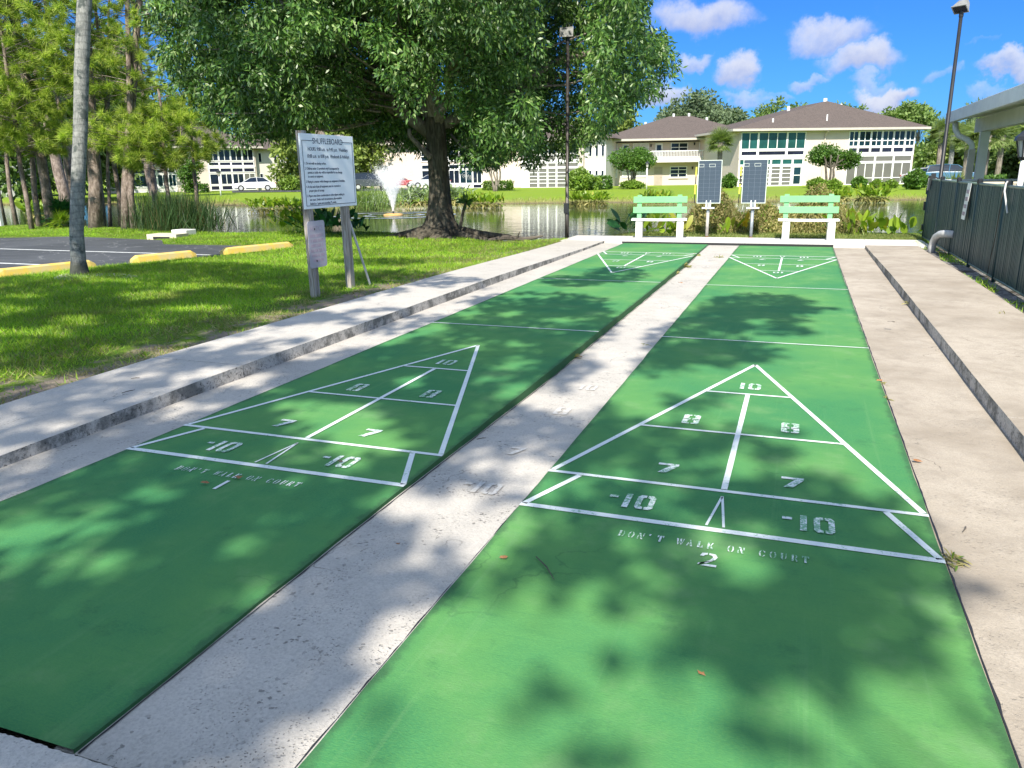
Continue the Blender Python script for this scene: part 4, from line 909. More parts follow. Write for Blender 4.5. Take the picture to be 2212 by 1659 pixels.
# ---------------------------------------------------------------- cars
def make_car(loc, rz, paintm, label, kind='sedan', group='cars parked beyond the pond'):
    t = empty('parked_car', loc, rz, label, 'car', group)
    if kind == 'sedan': low = [(-2.3, .32), (-2.28, .75), (-2.1, .92), (-1.3, .98), (.95, .95), (2.0, .82), (2.28, .62), (2.3, .32)]; cab = [(-1.75, .95), (-1.1, 1.38), (-.3, 1.45), (.35, 1.40), (1.2, .93)]; W_ = .88
    else: low = [(-2.3, .38), (-2.32, .85), (-2.2, 1.08), (-1.3, 1.12), (1.0, 1.10), (2.05, .98), (2.32, .75), (2.3, .38)]; cab = [(-2.15, 1.08), (-1.95, 1.66), (-.6, 1.75), (.35, 1.68), (1.25, 1.08)]; W_ = .93
    def loft(prof, w0, w1, zmid):
        n = len(prof); vs = []
        for sgn in (-1, 1):
            for x, z in prof: vs.append((x, sgn*(w0 if z < zmid else w1), z))
        fs = [tuple(range(n)), tuple(range(2*n-1, n-1, -1))]+[(i, i+n, (i+1) % n+n, (i+1) % n) for i in range(n)]
        return vs, fs
    m = MB(); m.add(*loft(low, W_, W_*.95, .8)); m.build('body', paintm, t, bevel=.04)
    m = MB(); m.add(*loft(cab, W_*.93, W_*.72, cab[0][1]+.06)); c = m.build('cabin', 'glass_dark', t)
    r_ = MB(); top = cab[1:4]; r_.add([(x, s*W_*.735, z+dz) for dz in (.0, .035) for s in (-1, 1) for x, z in top], [(0, 3, 4, 1), (1, 4, 5, 2), (6, 7, 10, 9), (7, 8, 11, 10), (0, 1, 7, 6), (1, 2, 8, 7), (3, 9, 10, 4), (4, 10, 11, 5), (0, 6, 9, 3), (2, 5, 11, 8)]); r_.build('roof', paintm, t)
    pl = MB()
    for s in (-1, 1):
        for (xa, za), (xb, zb) in ((cab[0], cab[1]), (cab[4], cab[3]), ((-.35, cab[0][1]), (-.3, cab[2][1]))): pl.tube([(xa, s*W_*.94, za), (xb, s*W_*.745, zb)], .035, 4)
    pl.build('window_pillar', paintm, t)
    for x in (-1.4, 1.4):
        for s in (-1, 1):
            w = MB().tube([(x, s*(W_-.2), .33), (x, s*(W_+.02), .33)], .33, 16).build('wheel', 'tyre', t); MB().tube([(x, s*(W_+.0), .33), (x, s*(W_+.035), .33)], .2, 10).build('rim', 'car_silver', w)
    for s in (-1, 1):
        MB().box((2.2, s*.72-.16, .62), (2.33, s*.72+.16, .74)).build('headlight', 'trim_white', t); MB().box((-2.33, s*.72-.14, .72), (-2.24, s*.72+.14, .86)).build('tail_light', 'car_red', t)
    return t
make_car(far(549, 93, -.03), R(178)+R(40), 'car_white', 'white sedan parked in front of the left porch block')
make_car(far(800, 86, -.03), R(38), 'car_dark', 'dark wagon parked just right of the rules sign', 'suv')
make_car(far(930, 91, -.03), R(205), 'car_silver', 'silver car parked behind the fountain, left of the big trunk')
make_car(far(858, 93, -.03), R(30), 'car_red', 'dull red car seen through the fountain spray')
make_car(far(2052, 84, -.05), R(0), 'car_blue', 'blue van parked behind the fence, beside the pavilion post', 'suv', 'cars beyond the fence')
make_car(far(2004, 84, -.05), R(8), 'car_silver', 'silver car parked behind the far lamp pole', 'sedan', 'cars beyond the fence')
make_car(far(2176, 120, .1), R(0), 'car_white', 'white pickup parked far behind the lantern post', 'suv', 'cars beyond the fence')
for x, d, w, h, mt, nm, lb, ct in ((2136, 34, 1.6, .95, 'box_cream', 'utility_cabinet', 'wide cream utility cabinet behind the handrail', 'cabinet'), (2160, 30, .55, .85, 'trim_white', 'utility_cabinet', 'small white cabinet behind the handrail, left of the bin', 'cabinet'), (2186, 27, .8, .95, 'bin_grey', 'rubbish_bin', 'dark grey bin behind the handrail beside the lantern post', 'bin'), (1286, 81, .8, 1.25, 'box_green', 'utility_cabinet', 'green utility cabinet between two hedges at the white side wall', 'cabinet')):
    p = far(x, d, -.05 if d < 50 else -.15); o = MB().box((-w/2, -.3, 0), (w/2, .3, h)).box((-w/2-.03, -.33, h), (w/2+.03, .33, h+.07)).box((-w*.3, -.32, h*.55), (w*.3, -.302, h*.8)).build(nm, mt); o.location = tuple(p); props(o, lb, ct)
make_lantern(far(1397, 74, -.13), 1.9, 'white lantern post on the far lawn in front of the balcony block', 1.15, group='small lantern posts on the far lawn')
make_lantern(far(475, 74, -.13), 1.7, 'white lantern post on the far lawn left of the white sedan', 1.15, group='small lantern posts on the far lawn')
# ---------------------------------------------------------------- fountain
def make_fountain():
    c = gz(850, 465, -.45); t = empty('fountain', c, 0, 'floating fountain throwing a widening cone of spray from the pond', 'fountain')
    MB().tube([(0, 0, -.05), (0, 0, .05), (0, 0, .09)], [.5, .5, .3], 20).build('float', 'float_orange', t); MB().tube([(0, 0, .09), (0, 0, .22)], [.05, .03], 8).build('nozzle', 'cue_black', t)
    n = 34000; ph = RNG.random(n)*2*math.pi; th = R(13.5)*np.where(RNG.random(n) < .7, RNG.random(n)**.5, 1+.06*RNG.normal(size=n)); v = RNG.normal(6.1, .35, n)*np.where(RNG.random(n) < .2, .85, 1)
    tm = RNG.random(n)**.75*(v*np.cos(th)/9.81*np.where(RNG.random(n) < .12, 1.9, 1.0)); r_ = v*np.sin(th)*tm*(.9+.1*RNG.random(n)); z = .2+v*np.cos(th)*tm-4.9*tm**2
    P = np.stack([r_*np.cos(ph), r_*np.sin(ph), z], -1)+RNG.normal(size=(n, 3))*.02*(1+tm[:, None]*2); P = P[P[:, 2] > .03]; k = len(P)
    Vv = np.stack([np.sin(RNG.random(k)*6), np.cos(RNG.random(k)*6), 3+np.zeros(k)], -1)
    V, F = leaves(P, unit(Vv+RNG.normal(size=(k, 3))), .012+.022*RNG.random(k), .0055); np_mesh('spray', V, F, 'spray_water', t)
    f = MB(); m = 64; vs = []; rad = [(1.25, 1.45), (2.6, 3.0)]
    for ra, rb in rad:
        b0 = len(f.v); f.add([((ra+.1*math.sin(7*a))*math.cos(a), (ra+.1*math.sin(7*a))*math.sin(a), .012) for a in np.linspace(0, 2*math.pi, m, False)]+[((rb+.15*math.sin(5*a))*math.cos(a), (rb+.15*math.sin(5*a))*math.sin(a), .012) for a in np.linspace(0, 2*math.pi, m, False)], [(i, (i+1) % m, (i+1) % m+m, i+m) for i in range(m)])
    f.build('foam_ring', 'foam', t)
make_fountain()
# ---------------------------------------------------------------- vegetation
def inpoly(xy, poly):
    X, Y = xy[:, 0], xy[:, 1]; ins = np.zeros(len(X), bool); n = len(poly)
    for i in range(n):
        a, b = poly[i], poly[(i+1) % n]; c = ((a[1] > Y) != (b[1] > Y)) & (X < (b[0]-a[0])*(Y-a[1])/(b[1]-a[1]+1e-12)+a[0]); ins ^= c
    return ins
def wander(a, b, k, amp, ra, rb):
    a = np.array(a, float); b = np.array(b, float); ps = [a+(b-a)*t for t in np.linspace(0, 1, k)]
    L_ = np.linalg.norm(b-a)
    for i in range(1, k): ps[i] = ps[i]+RNG.normal(size=3)*amp*L_*min(1, i/2)*(1 if i < k-1 else .4)
    return ps, list(np.linspace(ra, rb, k))
def add_leaf_part(name, V, F, mat, parent): return np_mesh(name, V, F, mat, parent)
# ---- the big tree at the water's edge
def big_tree():
    base = np.array([-7.35, 14.75, 0.]); t = empty('shade_tree', base, 0, 'huge dense evergreen with flared dark trunk and drooping glossy crown at the pond edge', 'tree')
    m = MB(); n = 28
    prof = [(-.25, 1.25), (-.05, .98), (.03, .80), (.10, .62), (.2, .47), (.4, .36), (.7, .295), (1.1, .255), (1.6, .238), (2.1, .245), (2.5, .25), (2.85, .24)]
    vs = []; lob = [(.3, 1.), (1.2, .7), (2.3, .9), (3.2, 1.), (4.1, .6), (5.1, 1.1), (5.8, .7)]
    for z, r_ in prof:
        fl = max(0, 1-z/.9)
        for j in range(n):
            a = 2*math.pi*j/n; q = sum(k*math.exp(-((a-p+math.pi) % (2*math.pi)-math.pi)**2/.05) for p, k in lob)
            rr = r_*(1+fl*(.42*q-.16))+.012*math.sin(9*a+z*3)+.01*math.sin(17*a); xx = .04*math.sin(z*1.3)
            vs.append((rr*math.cos(a)*(1.25 if z < .1 else 1)+xx, rr*math.sin(a), z))
    fs = [(i*n+j, i*n+(j+1) % n, (i+1)*n+(j+1) % n, (i+1)*n+j) for i in range(len(prof)-1) for j in range(n)]; m.add(vs, fs)
    for a, l in ((.2, 1.9), (-.35, 1.5), (-.9, 1.3), (3.3, 1.4), (2.7, 1.0), (-1.6, 1.2), (-2.3, 1.3)):
        ps = [(math.cos(a+.12*math.sin(k*2))*l*k/5+.25*math.cos(a), math.sin(a+.12*math.sin(k*2))*l*k/5+.25*math.sin(a), .16-.045*k-(.06 if k > 4 else 0)) for k in range(6)]; m.tube(ps, [.15, .13, .10, .08, .06, .03], 8)
    m.build('trunk', 'bark_dark', t, True)
    limbs = [((0, 0, 2.6), (1.1, -.3, 4.4), .17), ((1.1, -.3, 4.4), (2.6, .2, 6.2), .11), ((0, 0, 2.7), (.15, -.6, 4.9), .2), ((.1, -.5, 4.6), (-.7, -1.2, 7.4), .13), ((-.15, 0, 2.5), (-2.4, -.8, 3.9), .17), ((-2.4, -.8, 3.9), (-5., -1.4, 5.2), .1), ((-.1, .1, 2.6), (-1.3, 1.2, 5.4), .17), ((.1, .1, 2.7), (2.5, 1.8, 4.2), .16), ((2.5, 1.8, 4.2), (4.8, 2.4, 4.8), .09), ((.5, -.4, 3.6), (2.4, -2.4, 5.0), .1), ((-1.2, -.5, 3.3), (-2.2, -3., 5.2), .1), ((.15, 0, 4.9), (.5, .3, 8.5), .15), ((-.05, -.2, 1.9), (-.55, -.35, 2.6), .09)]
    m = MB()
    for a, b, r_ in limbs: m.tube(*wander(a, b, 6, .04, r_, r_*.5), n=9)
    C = []; sil = [(290, -900), (290, 60), (318, 170), (372, 232), (420, 258), (440, 292), (480, 312), (560, 326), (625, 312), (655, 268), (735, 262), (790, 300), (860, 326), (930, 330), (985, 352), (1040, 356), (1100, 342), (1140, 360), (1215, 366), (1262, 340), (1292, 300), (1330, 250), (1360, 222), (1425, 196), (1456, 156), (1446, 105), (1416, 75), (1380, 55), (1392, -20), (1420, -300), (1300, -900)]
    while len(C) < 9500:
        d = unit(RNG.normal(size=(4000, 3))); q = RNG.random(4000)**.28
        P = d*q[:, None]*np.array([7.0, 5.6, 5.4])+np.array([-.35, .6, 5.7])
        skirt = (P[:, 2] > 1.55+.12*np.abs(P[:, 0])**1.1)
        P = P[skirt]; xy = pj(P+base); k = inpoly(xy, sil); C += list(P[k])
    C = np.array(C[:9500])
    outer = (((C-[-.35, .6, 5.7])/[7.0, 5.6, 5.4])**2).sum(1); bn = 150; bd = unit(RNG.normal(size=(bn, 3))); bc = bd*[6.6, 5.3, 5.0]*(.80+.2*RNG.random((bn, 1)))+[-.35, .6, 5.7]; br = .8+.75*RNG.random(bn)
    dm = ((np.linalg.norm(C[:, None]-bc[None], axis=-1)/br).min(1)); C = C[(dm < 1) | ((outer < .45) & (RNG.random(len(C)) < .8))]
    xy = pj(C+base); C = C[~((np.abs(xy[:, 0]-1224) < 62) & (C[:, 1] < .9)) & ~((np.abs(xy[:, 0]-962) < 50) & (xy[:, 1] > 232) & (C[:, 1] < .7))]; C = C[~((C[:, 0] < -1.2) & (C[:, 0] > -5.5) & (C[:, 2] < 2.5) & (RNG.random(len(C)) < .8))]
    C = C[~((np.abs(C[:, 0]-.1) < .8) & (C[:, 2] < 4.0-.3*np.abs(C[:, 0])) & (C[:, 1] < .6))]
    for i in range(0, len(C), 26):
        q = C[i]
        if q[0] > 1.6 and q[1] < 1.6: continue
        r1 = np.array([q[0]*.35, q[1]*.35, 3+.45*(q[2]-3)]); m.tube(*wander(r1, q, 4, .05, .035, .01), n=5)
    m.build('limb', 'bark_grey', t, True)
    V, F = crown_from_clumps(C, .32, 66, .125, .022, .6); add_leaf_part('crown', V, F, 'leaf_big', t)
    # a dark epiphyte sprout beside the trunk
    s = MB(); s.tube([(.62, -.15, .2), (.72, -.18, .55), (.82, -.2, .85)], [.05, .04, .03], 6); s.build('sprout_stem', 'bark_dark', t)
    k = 26; V, F = leaves(np.tile([.82, -.2, .85], (k, 1))+RNG.normal(size=(k, 3))*.03, unit(RNG.normal(size=(k, 3))+[0.3, 0, .7]), .26, .04); add_leaf_part('sprout_leaves', V, F, 'leaf_shade', t)
big_tree()
# ---- unseen neighbours behind the viewpoint, whose crowns throw the dappled shade on courts and lawn
def shade_trees():
    k = SUN/SUN[2]
    lit = [(885, 1090, 115, 38), (180, 1225, 150, 28), (735, 905, 130, 48), (800, 960, 120, 30), (540, 1150, 60, 18), (330, 1060, 60, 16), (240, 1090, 40, 14), (1150, 1000, 60, 25), (1260, 830, 60, 25), (1050, 1200, 70, 40), (900, 1330, 70, 40), (800, 1420, 60, 36), (1180, 1060, 50, 20), (980, 1130, 60, 22), (640, 770, 60, 8), (480, 1180, 40, 20), (600, 1250, 50, 22), (300, 1180, 30, 12), (500, 820, 80, 10), (420, 880, 90, 12), (160, 940, 90, 14), (1320, 860, 30, 14), (150, 820, 110, 12), (260, 760, 60, 8), (850, 690, 60, 6), (560, 690, 50, 6), (60, 990, 60, 14), (1000, 660, 40, 6), (1150, 640, 60, 5), (640, 880, 60, 14), (1100, 850, 40, 12), (200, 830, 40, 6), (330, 640, 80, 10), (400, 625, 50, 7), (430, 670, 90, 8), (180, 700, 60, 14), (110, 725, 70, 10), (350, 700, 40, 6), (60, 645, 60, 6), (500, 760, 50, 6), (300, 1000, 60, 10), (40, 1060, 50, 14), (560, 730, 30, 5), (1060, 820, 60, 10), (920, 840, 40, 8), (700, 1350, 30, 14), (450, 1320, 40, 12), (1500, 650, 30, 4),
           (1500, 820, 60, 30), (1300, 800, 40, 12), (1560, 980, 60, 16), (1640, 1010, 50, 16), (1420, 890, 80, 16), (1370, 1170, 30, 20), (1560, 1210, 60, 20), (1440, 1230, 40, 24), (1250, 1290, 90, 45), (1160, 1400, 150, 60), (1020, 1560, 160, 60), (1350, 1530, 260, 60), (1290, 1210, 50, 18), (1500, 1340, 90, 30)]
    shade = [  # (x, y, rx, ry, weight) ellipses in shade, seen in the photograph
        (350, 1330, 420, 190, 1.), (860, 800, 260, 60, 1.), (700, 860, 330, 60, .9), (560, 1080, 420, 70, .9), (400, 650, 420, 26, 1.), (300, 700, 420, 22, .9), (700, 610, 130, 12, .9), (1700, 1400, 330, 60, .8), (1350, 1200, 260, 60, .6), (0, 1250, 200, 300, 1.), (120, 1450, 420, 260, 1.), (560, 1560, 160, 90, 1.), (420, 1230, 300, 120, 1.), (620, 1180, 330, 110, 1.), (560, 980, 420, 100, 1.), (900, 880, 240, 110, 1.), (1040, 760, 200, 60, 1.), (1180, 690, 150, 45, 1.), (1150, 655, 160, 26, .9), (300, 900, 330, 75, .9), (120, 1000, 180, 60, .9), (640, 790, 260, 45, .9), (900, 700, 180, 22, .8), (240, 1560, 330, 110, 1.), (700, 1330, 150, 90, .85), (520, 1450, 200, 110, 1.), (880, 1260, 130, 60, .9), (1000, 1030, 110, 60, .9), (1130, 930, 90, 60, .8), (1230, 790, 60, 50, .8),
        (1330, 592, 60, 16, 1.), (1240, 606, 70, 12, 1.), (1640, 655, 120, 24, 1.), (1600, 680, 130, 22, 1.), (1500, 720, 100, 40, 1.), (1560, 760, 120, 28, .9), (1640, 695, 110, 16, 1.), (1730, 665, 70, 8, .9), (1430, 780, 70, 30, 1.), (1700, 715, 70, 8, .9), (1560, 860, 60, 20, .7), (1480, 880, 40, 30, .6), (1340, 900, 100, 30, .8), (1240, 960, 70, 60, .9), (1380, 970, 180, 45, 1.), (1530, 940, 100, 25, .8), (1640, 955, 80, 35, .9), (1480, 1080, 330, 60, 1.), (1700, 1060, 140, 60, 1.), (1850, 1120, 130, 60, 1.), (1790, 1220, 240, 90, 1.), (1930, 1250, 90, 50, 1.), (1650, 1260, 200, 80, .95), (1700, 1350, 220, 70, 1.), (1600, 1390, 120, 60, 1.), (1790, 1460, 80, 40, .8), (1250, 1160, 110, 50, 1.), (1120, 1230, 100, 60, .95), (1400, 1290, 60, 30, .8), (1480, 1240, 50, 50, .9), (1230, 1430, 70, 40, .8), (1640, 1480, 110, 60, .6), (1180, 1600, 60, 40, .6), (780, 1610, 60, 40, .8), (880, 1500, 90, 60, .7), (960, 1420, 90, 40, .8), (1700, 1580, 60, 40, .5),
        (1300, 1570, 560, 110, .16), (1900, 1560, 300, 100, .10), (1250, 1330, 160, 70, .2), (1950, 1330, 90, 60, .4), (2080, 1290, 40, 22, .5), (1980, 1170, 30, 20, .5),
        (420, 590, 230, 22, 1.), (250, 640, 300, 26, 1.), (500, 650, 180, 26, 1.), (100, 690, 200, 26, 1.), (400, 720, 220, 26, 1.), (120, 780, 220, 28, .95), (620, 610, 90, 22, 1.), (850, 600, 120, 14, .8), (820, 570, 100, 8, .7), (960, 620, 90, 12, .8), (60, 610, 120, 10, .9), (760, 640, 120, 16, .9), (350, 800, 200, 24, .9), (240, 740, 260, 16, 1.), (600, 700, 160, 16, .9), (60, 850, 150, 22, .6)]
    def to_world(e):
        c = gz(e[0], e[1])[:2]; a = gz(e[0]+e[2], e[1])[:2]-c; b = (gz(e[0], e[1]-e[3])[:2]-gz(e[0], e[1]+e[3])[:2])/2; return c, a, b
    SH = [(*to_world(e), e[4]) for e in shade]; LT = [to_world(e) for e in lit]
    pts = []
    for c, a, b, w in SH:
        ar = abs(a[0]*b[1]-a[1]*b[0])*math.pi; n = int(ar*330*w); r_ = np.sqrt(RNG.random(n)); ph = RNG.random(n)*2*math.pi
        pts.append(c+a*(r_*np.cos(ph))[:, None]+b*(r_*np.sin(ph))[:, None])
    P = np.concatenate(pts); keep = np.ones(len(P), bool)
    for c, a, b in LT:
        M_ = np.linalg.inv(np.stack([a, b], 1)); q = (P-c)@M_.T; keep &= ((q**2).sum(1) > RNG.uniform(.6, 1.5, len(P)))
    for i in range(85):
        c = np.array([RNG.uniform(-5, 2.2), RNG.uniform(-2.2, 9.5)]); a = .06+.15*RNG.random()**1.5; q = (P-c)/[a, a*1.45]; keep &= ((q**2).sum(1) > RNG.uniform(.7, 1.3, len(P)))
    for i in range(16):
        c = np.array([RNG.uniform(-14, -5), RNG.uniform(-1, 11)]); a = .12+.35*RNG.random()**1.5; q = (P-c)/[a*1.6, a*.8]; keep &= ((q**2).sum(1) > RNG.uniform(.7, 1.3, len(P)))
    # small random gaps, as any crown has
    g = np.sin(P[:, 0]*5.1+2*np.sin(P[:, 1]*3.3))*np.sin(P[:, 1]*4.3+2*np.sin(P[:, 0]*2.9)); keep &= g < .95
    P = P[keep]; P = P[RNG.permutation(len(P))[:230000]]; n = len(P); h = 7.2+2.6*RNG.random(n)+.5*np.sin(P[:, 0]*.8)+.4*np.sin(P[:, 1]*.6)
    Q = np.stack([P[:, 0]+k[0]*h, P[:, 1]+k[1]*h, h], -1)
    xy = pj(Q); dpt = (Q-CAM)@fw; vis = (dpt > 0) & (xy[:, 1] > -60) & (xy[:, 0] > -60) & (xy[:, 0] < 2270); Q = Q[~vis]
    for nm, sel, tr, lab in (('shade_tree', Q[:, 0] < -5.2, (-12.5, -4.5), 'broad shade tree standing left behind the viewpoint over the lawn'), ('shade_tree', (Q[:, 0] >= -5.2) & (Q[:, 0] < -.2), (-5.5, -7.5), 'broad shade tree behind the viewpoint over the court numbered 1'), ('shade_tree', Q[:, 0] >= -.2, (4.6, -9.5), 'broad shade tree behind the viewpoint beside the court numbered 2')):
        q = Q[sel]; t = empty(nm, (tr[0], tr[1], 0), 0, lab, 'tree', 'trees over the viewpoint'); b3 = np.array([tr[0], tr[1], 0.])
        m = MB(); m.tube([(0, 0, -.2), (0, 0, .1), (0, 0, 1), (.1, .1, 3), (.2, .3, 5.5)], [.55, .42, .3, .26, .2], 12); m.build('trunk', 'bark_dark', t, True)
        m = MB()
        for i in range(3):
            e = q[np.argsort(((q-q.mean(0))**2).sum(1))[i*40]]-b3; e = e*[.8, .8, .9]; s0 = np.array([.15, .2, 3.+2.5*RNG.random()]); m.tube(*wander(s0, e-[0, 0, .15], 6, .05, .025, .006), n=6)
        m.build('limb', 'bark_grey', t, True)
        V, F = leaves(q-b3, unit(RNG.normal(size=(len(q), 3))*[1, 1, .3]), .17, .055); add_leaf_part('crown', V, F, 'leaf_shade', t)
shade_trees()
# ---- palm trunk by the parking lot
def palm_trunk():
    b = gz(173, 597); t = empty('palm_tree', b, 0, 'single tall grey palm trunk with mossy stains beside the parking lot', 'palm tree')
    hs = [-.1, .03, .12, .3, 1, 2, 3, 4.2, 6, 8.5]; px = [(173, 605), (172.5, 590), (173, 575), (174, 545), (178, 440), (183, 300), (187, 150), (190, 0)]
    path = [(0, 0, -.1), (0, 0, .05), (.0, .02, .25), (.02, .05, .7), (.10, .16, 1.5), (.19, .27, 2.3), (.28, .39, 3.2), (.40, .55, 4.3), (.55, .75, 6), (.7, 1., 8.5)]
    rd = [.17, .145, .115, .105, .105, .105, .107, .105, .10, .10]
    path = [tuple(np.array(p)+[.004*math.sin(i*3), .004*math.cos(i*5), 0]) for i, p in enumerate(path)]
    m = MB(); m.tube(path, rd, 20); m.build('trunk', 'bark_palm', t, True)
    top = np.array(path[-1]); fr = palm_fronds(26, .95, 1.0); V, F = fr; add_leaf_part('crown', V+top, F, 'leaf_palm', t)
def palm_fronds(nf, L, R_, lf=26, up=.25, w=.022):
    Vs = []; Fs = []; k = 0
    for i in range(nf):
        a = 2*math.pi*i*.618; el = R(-40)+R(120)*((i*.37) % 1); d = np.array([math.cos(a)*math.cos(el), math.sin(a)*math.cos(el), math.sin(el)+up]); d /= np.linalg.norm(d)
        hub = d*L*(.9+.2*random.random())-[0, 0, .12*L]; s = unit(np.cross(d, [0, 0, 1])+1e-6); nrm = np.cross(s, d)
        V0 = [np.zeros(3)-s*.015, np.zeros(3)+s*.015, hub]; Vs.append(np.array(V0)); Fs.append(np.array([[k, k+1, k+2]])); k += 3
        th = np.linspace(-R(125), R(125), lf); A = d*np.cos(th)[:, None]+s*np.sin(th)[:, None]+nrm*RNG.normal(size=(lf, 1))*.12-np.array([0, 0, .28]); A = unit(A)
        V, F = tris(np.tile(hub, (lf, 1)), A, R_*(.75+.25*np.cos(th*.6))*(.85+.3*RNG.random(lf)), w*R_, unit(np.cross(A, nrm))); Vs.append(V); Fs.append(F+k); k += len(V)
    return np.concatenate(Vs), np.concatenate(Fs)
palm_trunk()
o = MB().prism([(.75*math.cos(a)*(1+.15*math.sin(3*a)), .42*math.sin(a), ) for a in np.linspace(0, 2*math.pi, 18, False)], -.03, .035).build('sand_patch', 'slab_concrete'); o.location = tuple(gz(200, 602)); struct(o)
# ---- pines
def pine_crown(nc, R_, z0, z1, lean, top, nn=95, Ln=.24, dens=None):
    u = RNG.random(nc); z = z0+(z1-z0)*u; rad = R_*np.sqrt(RNG.random(nc))*(.55+.6*np.sin(np.pi*np.clip(u*.9+.08, 0, 1))); a = RNG.random(nc)*2*math.pi
    C = np.stack([rad*np.cos(a), rad*np.sin(a), z], -1)+np.outer(z/z1, lean)
    out = unit(np.stack([np.cos(a), np.sin(a), np.full(nc, .35)], -1))
    d = RNG.normal(size=(nc, nn, 3)); A = unit(unit(d)+out[:, None]*.75+np.array([0, 0, -.12])).reshape(-1, 3); P = np.repeat(C, nn, 0)+RNG.normal(size=(nc*nn, 3))*.035
    V, F = tris(P-A*.01, A, Ln*(.75+.5*RNG.random(nc*nn)), .0085); return V, F, C
def make_pine(base, topv, r0, r1, h, label, crown=None, mat='leaf_pine', bark='bark_pine', seed=0, grp='pines along the pond edge'):
    """topv: offset of the trunk at height h"""
    t = empty('pine_tree', base, 0, label, 'pine tree', grp)
    k = 9; path = [(topv[0]*(i/(k-1))**1.1+.05*math.sin(i*1.9+seed), topv[1]*(i/(k-1))**1.1+.05*math.cos(i*2.3+seed), -.15+(h+.15)*i/(k-1)) for i in range(k)]
    rd = [r0*1.25]+list(np.linspace(r0, r1, k-1)); MB().tube(path, rd, 12).build('trunk', bark, t, True)
    m = MB()
    if crown:
        for (z0, z1, R_, nc, dy) in crown:
            V, F, C = pine_crown(nc, R_, z0, z1, np.array([topv[0]/h*z1, topv[1]/h*z1+dy, 0]), None); add_leaf_part('needles', V, F, mat, t)
            for i in range(0, nc, 3):
                zc_ = C[i][2]*.93; q = np.array([topv[0]*zc_/h, topv[1]*zc_/h, zc_]); m.tube([q, (q+C[i])/2+[0, 0, .05], C[i]], [.013, .01, .005], 4)
        m.build('limb', 'bark_grey', t)
    return t
GP = 'pines along the pond edge'
pines = [  # x base px, y base px, (x px at y px) , radius, height, label, crowns
    (7, 487, -22, 300, .13, 10, 'thin dark pine trunk leaning left at the left edge of the lawn', [(3.0, 5, 1.4, 70, 0)]),
    (33, 488, 10, 300, .12, 10, 'slim reddish pine trunk second from the left edge', [(3.4, 8, 1.7, 130, -.5)]),
    (85, 492, 66, 300, .15, 10, 'dark pine trunk just left of the thick leaning one', [(4.2, 8, 1.6, 60, 0)]),
    (116, 492, 78, 290, .27, 11, 'thick leaning pine with bright needle tufts, left of the palm trunk', [(2.3, 4.4, 1.7, 200, -1.2), (4.2, 9, 2.3, 260, -.9)]),
    (211, 493, 197, 250, .36, 12, 'thickest pine trunk, immediately right of the grey palm trunk', [(4.0, 10, 2.5, 240, -1.2)]),
    (224, 491, 204, 300, .13, 9, 'slender pine trunk tucked behind the thickest pine', None),
    (235, 484, 236, 220, .10, 8, 'vine wrapped slender pine trunk between the thickest pine and the pair', [(3.4, 6, 1.1, 40, 0)]),
    (268, 496, 290, 200, .23, 11, 'tall pine of the pair beside the reeds, left trunk, bending right higher up', [(2.4, 3.4, 1.5, 90, -.6), (4.0, 9, 2.5, 230, -.8)]),
    (288, 496, 284, 310, .17, 9, 'dark pine trunk of the pair beside the reeds, right one', None)]
for i, (bx, by, tx, ty, r_, h, lab, cr) in enumerate(pines):
    b = gz(bx, by); q = at(tx, ty, b); s = h/max(q[2], .5); make_pine(b, ((q[0]-b[0])*s, (q[1]-b[1])*s), r_*.56, r_*.3, h, lab, cr, seed=i, mat='leaf_pine' if i not in (0, 2) else 'leaf_pine_dark')
def tuft_tree(x, d, z0, z1, R_, nc, lab, r_=.075, mat='leaf_pine'):
    b = far(x, d, -.1); make_pine(b, (.3, 0), r_, r_*.4, z1+.5, lab, [(z0, z1, R_, nc, 0)], mat=mat, seed=x)
tuft_tree(355, 27, 1.9, 3.7, 1.5, 190, 'young pine with bright low tufts hanging before the left porch block')
tuft_tree(418, 31, 2.4, 4.4, 1.3, 80, 'young pine with bright tufts at the lower left of the big tree')
tuft_tree(50, 29, 2.4, 8.5, 2.5, 330, 'bushy bright pine filling the upper left corner', .07)
tuft_tree(250, 30, 3.6, 9.5, 2.4, 200, 'tall pine with high tufts behind the grey palm trunk')
tuft_tree(150, 34, 3.0, 9.5, 3.2, 150, 'wide dark pine behind the leaning pine', .1, 'leaf_pine_dark')
tuft_tree(330, 36, 3.6, 10, 3., 130, 'wide dark pine behind the pair of trunks', .1, 'leaf_pine_dark')
for x, d, tx, lab in ((137, 47, 118, 'far bank pine with a sunlit straight trunk, left one'), (157, 48, 146, 'far bank pine with a dark trunk, right one of two'), (336, 52, 309, 'leaning pine trunk on the far bank before the left porch block')):
    b = far(x, d, -.2); q = at(tx, 330, b); s = 9/q[2]; make_pine(b, ((q[0]-b[0])*s, (q[1]-b[1])*s), .28, .14, 9, lab, [(4., 8.5, 2.2, 90, 0)], seed=x, grp='pines on the far bank')
b = far(738, 60, -.1); q = at(692, 290, b); make_pine(b, ((q[0]-b[0])*1.6, (q[1]-b[1])*1.6), .42, .26, q[2]*1.6, 'stout leaning trunk on the far bank left of the fountain spray', [(5.2, 8, 2., 60, 0)], grp='pines on the far bank')
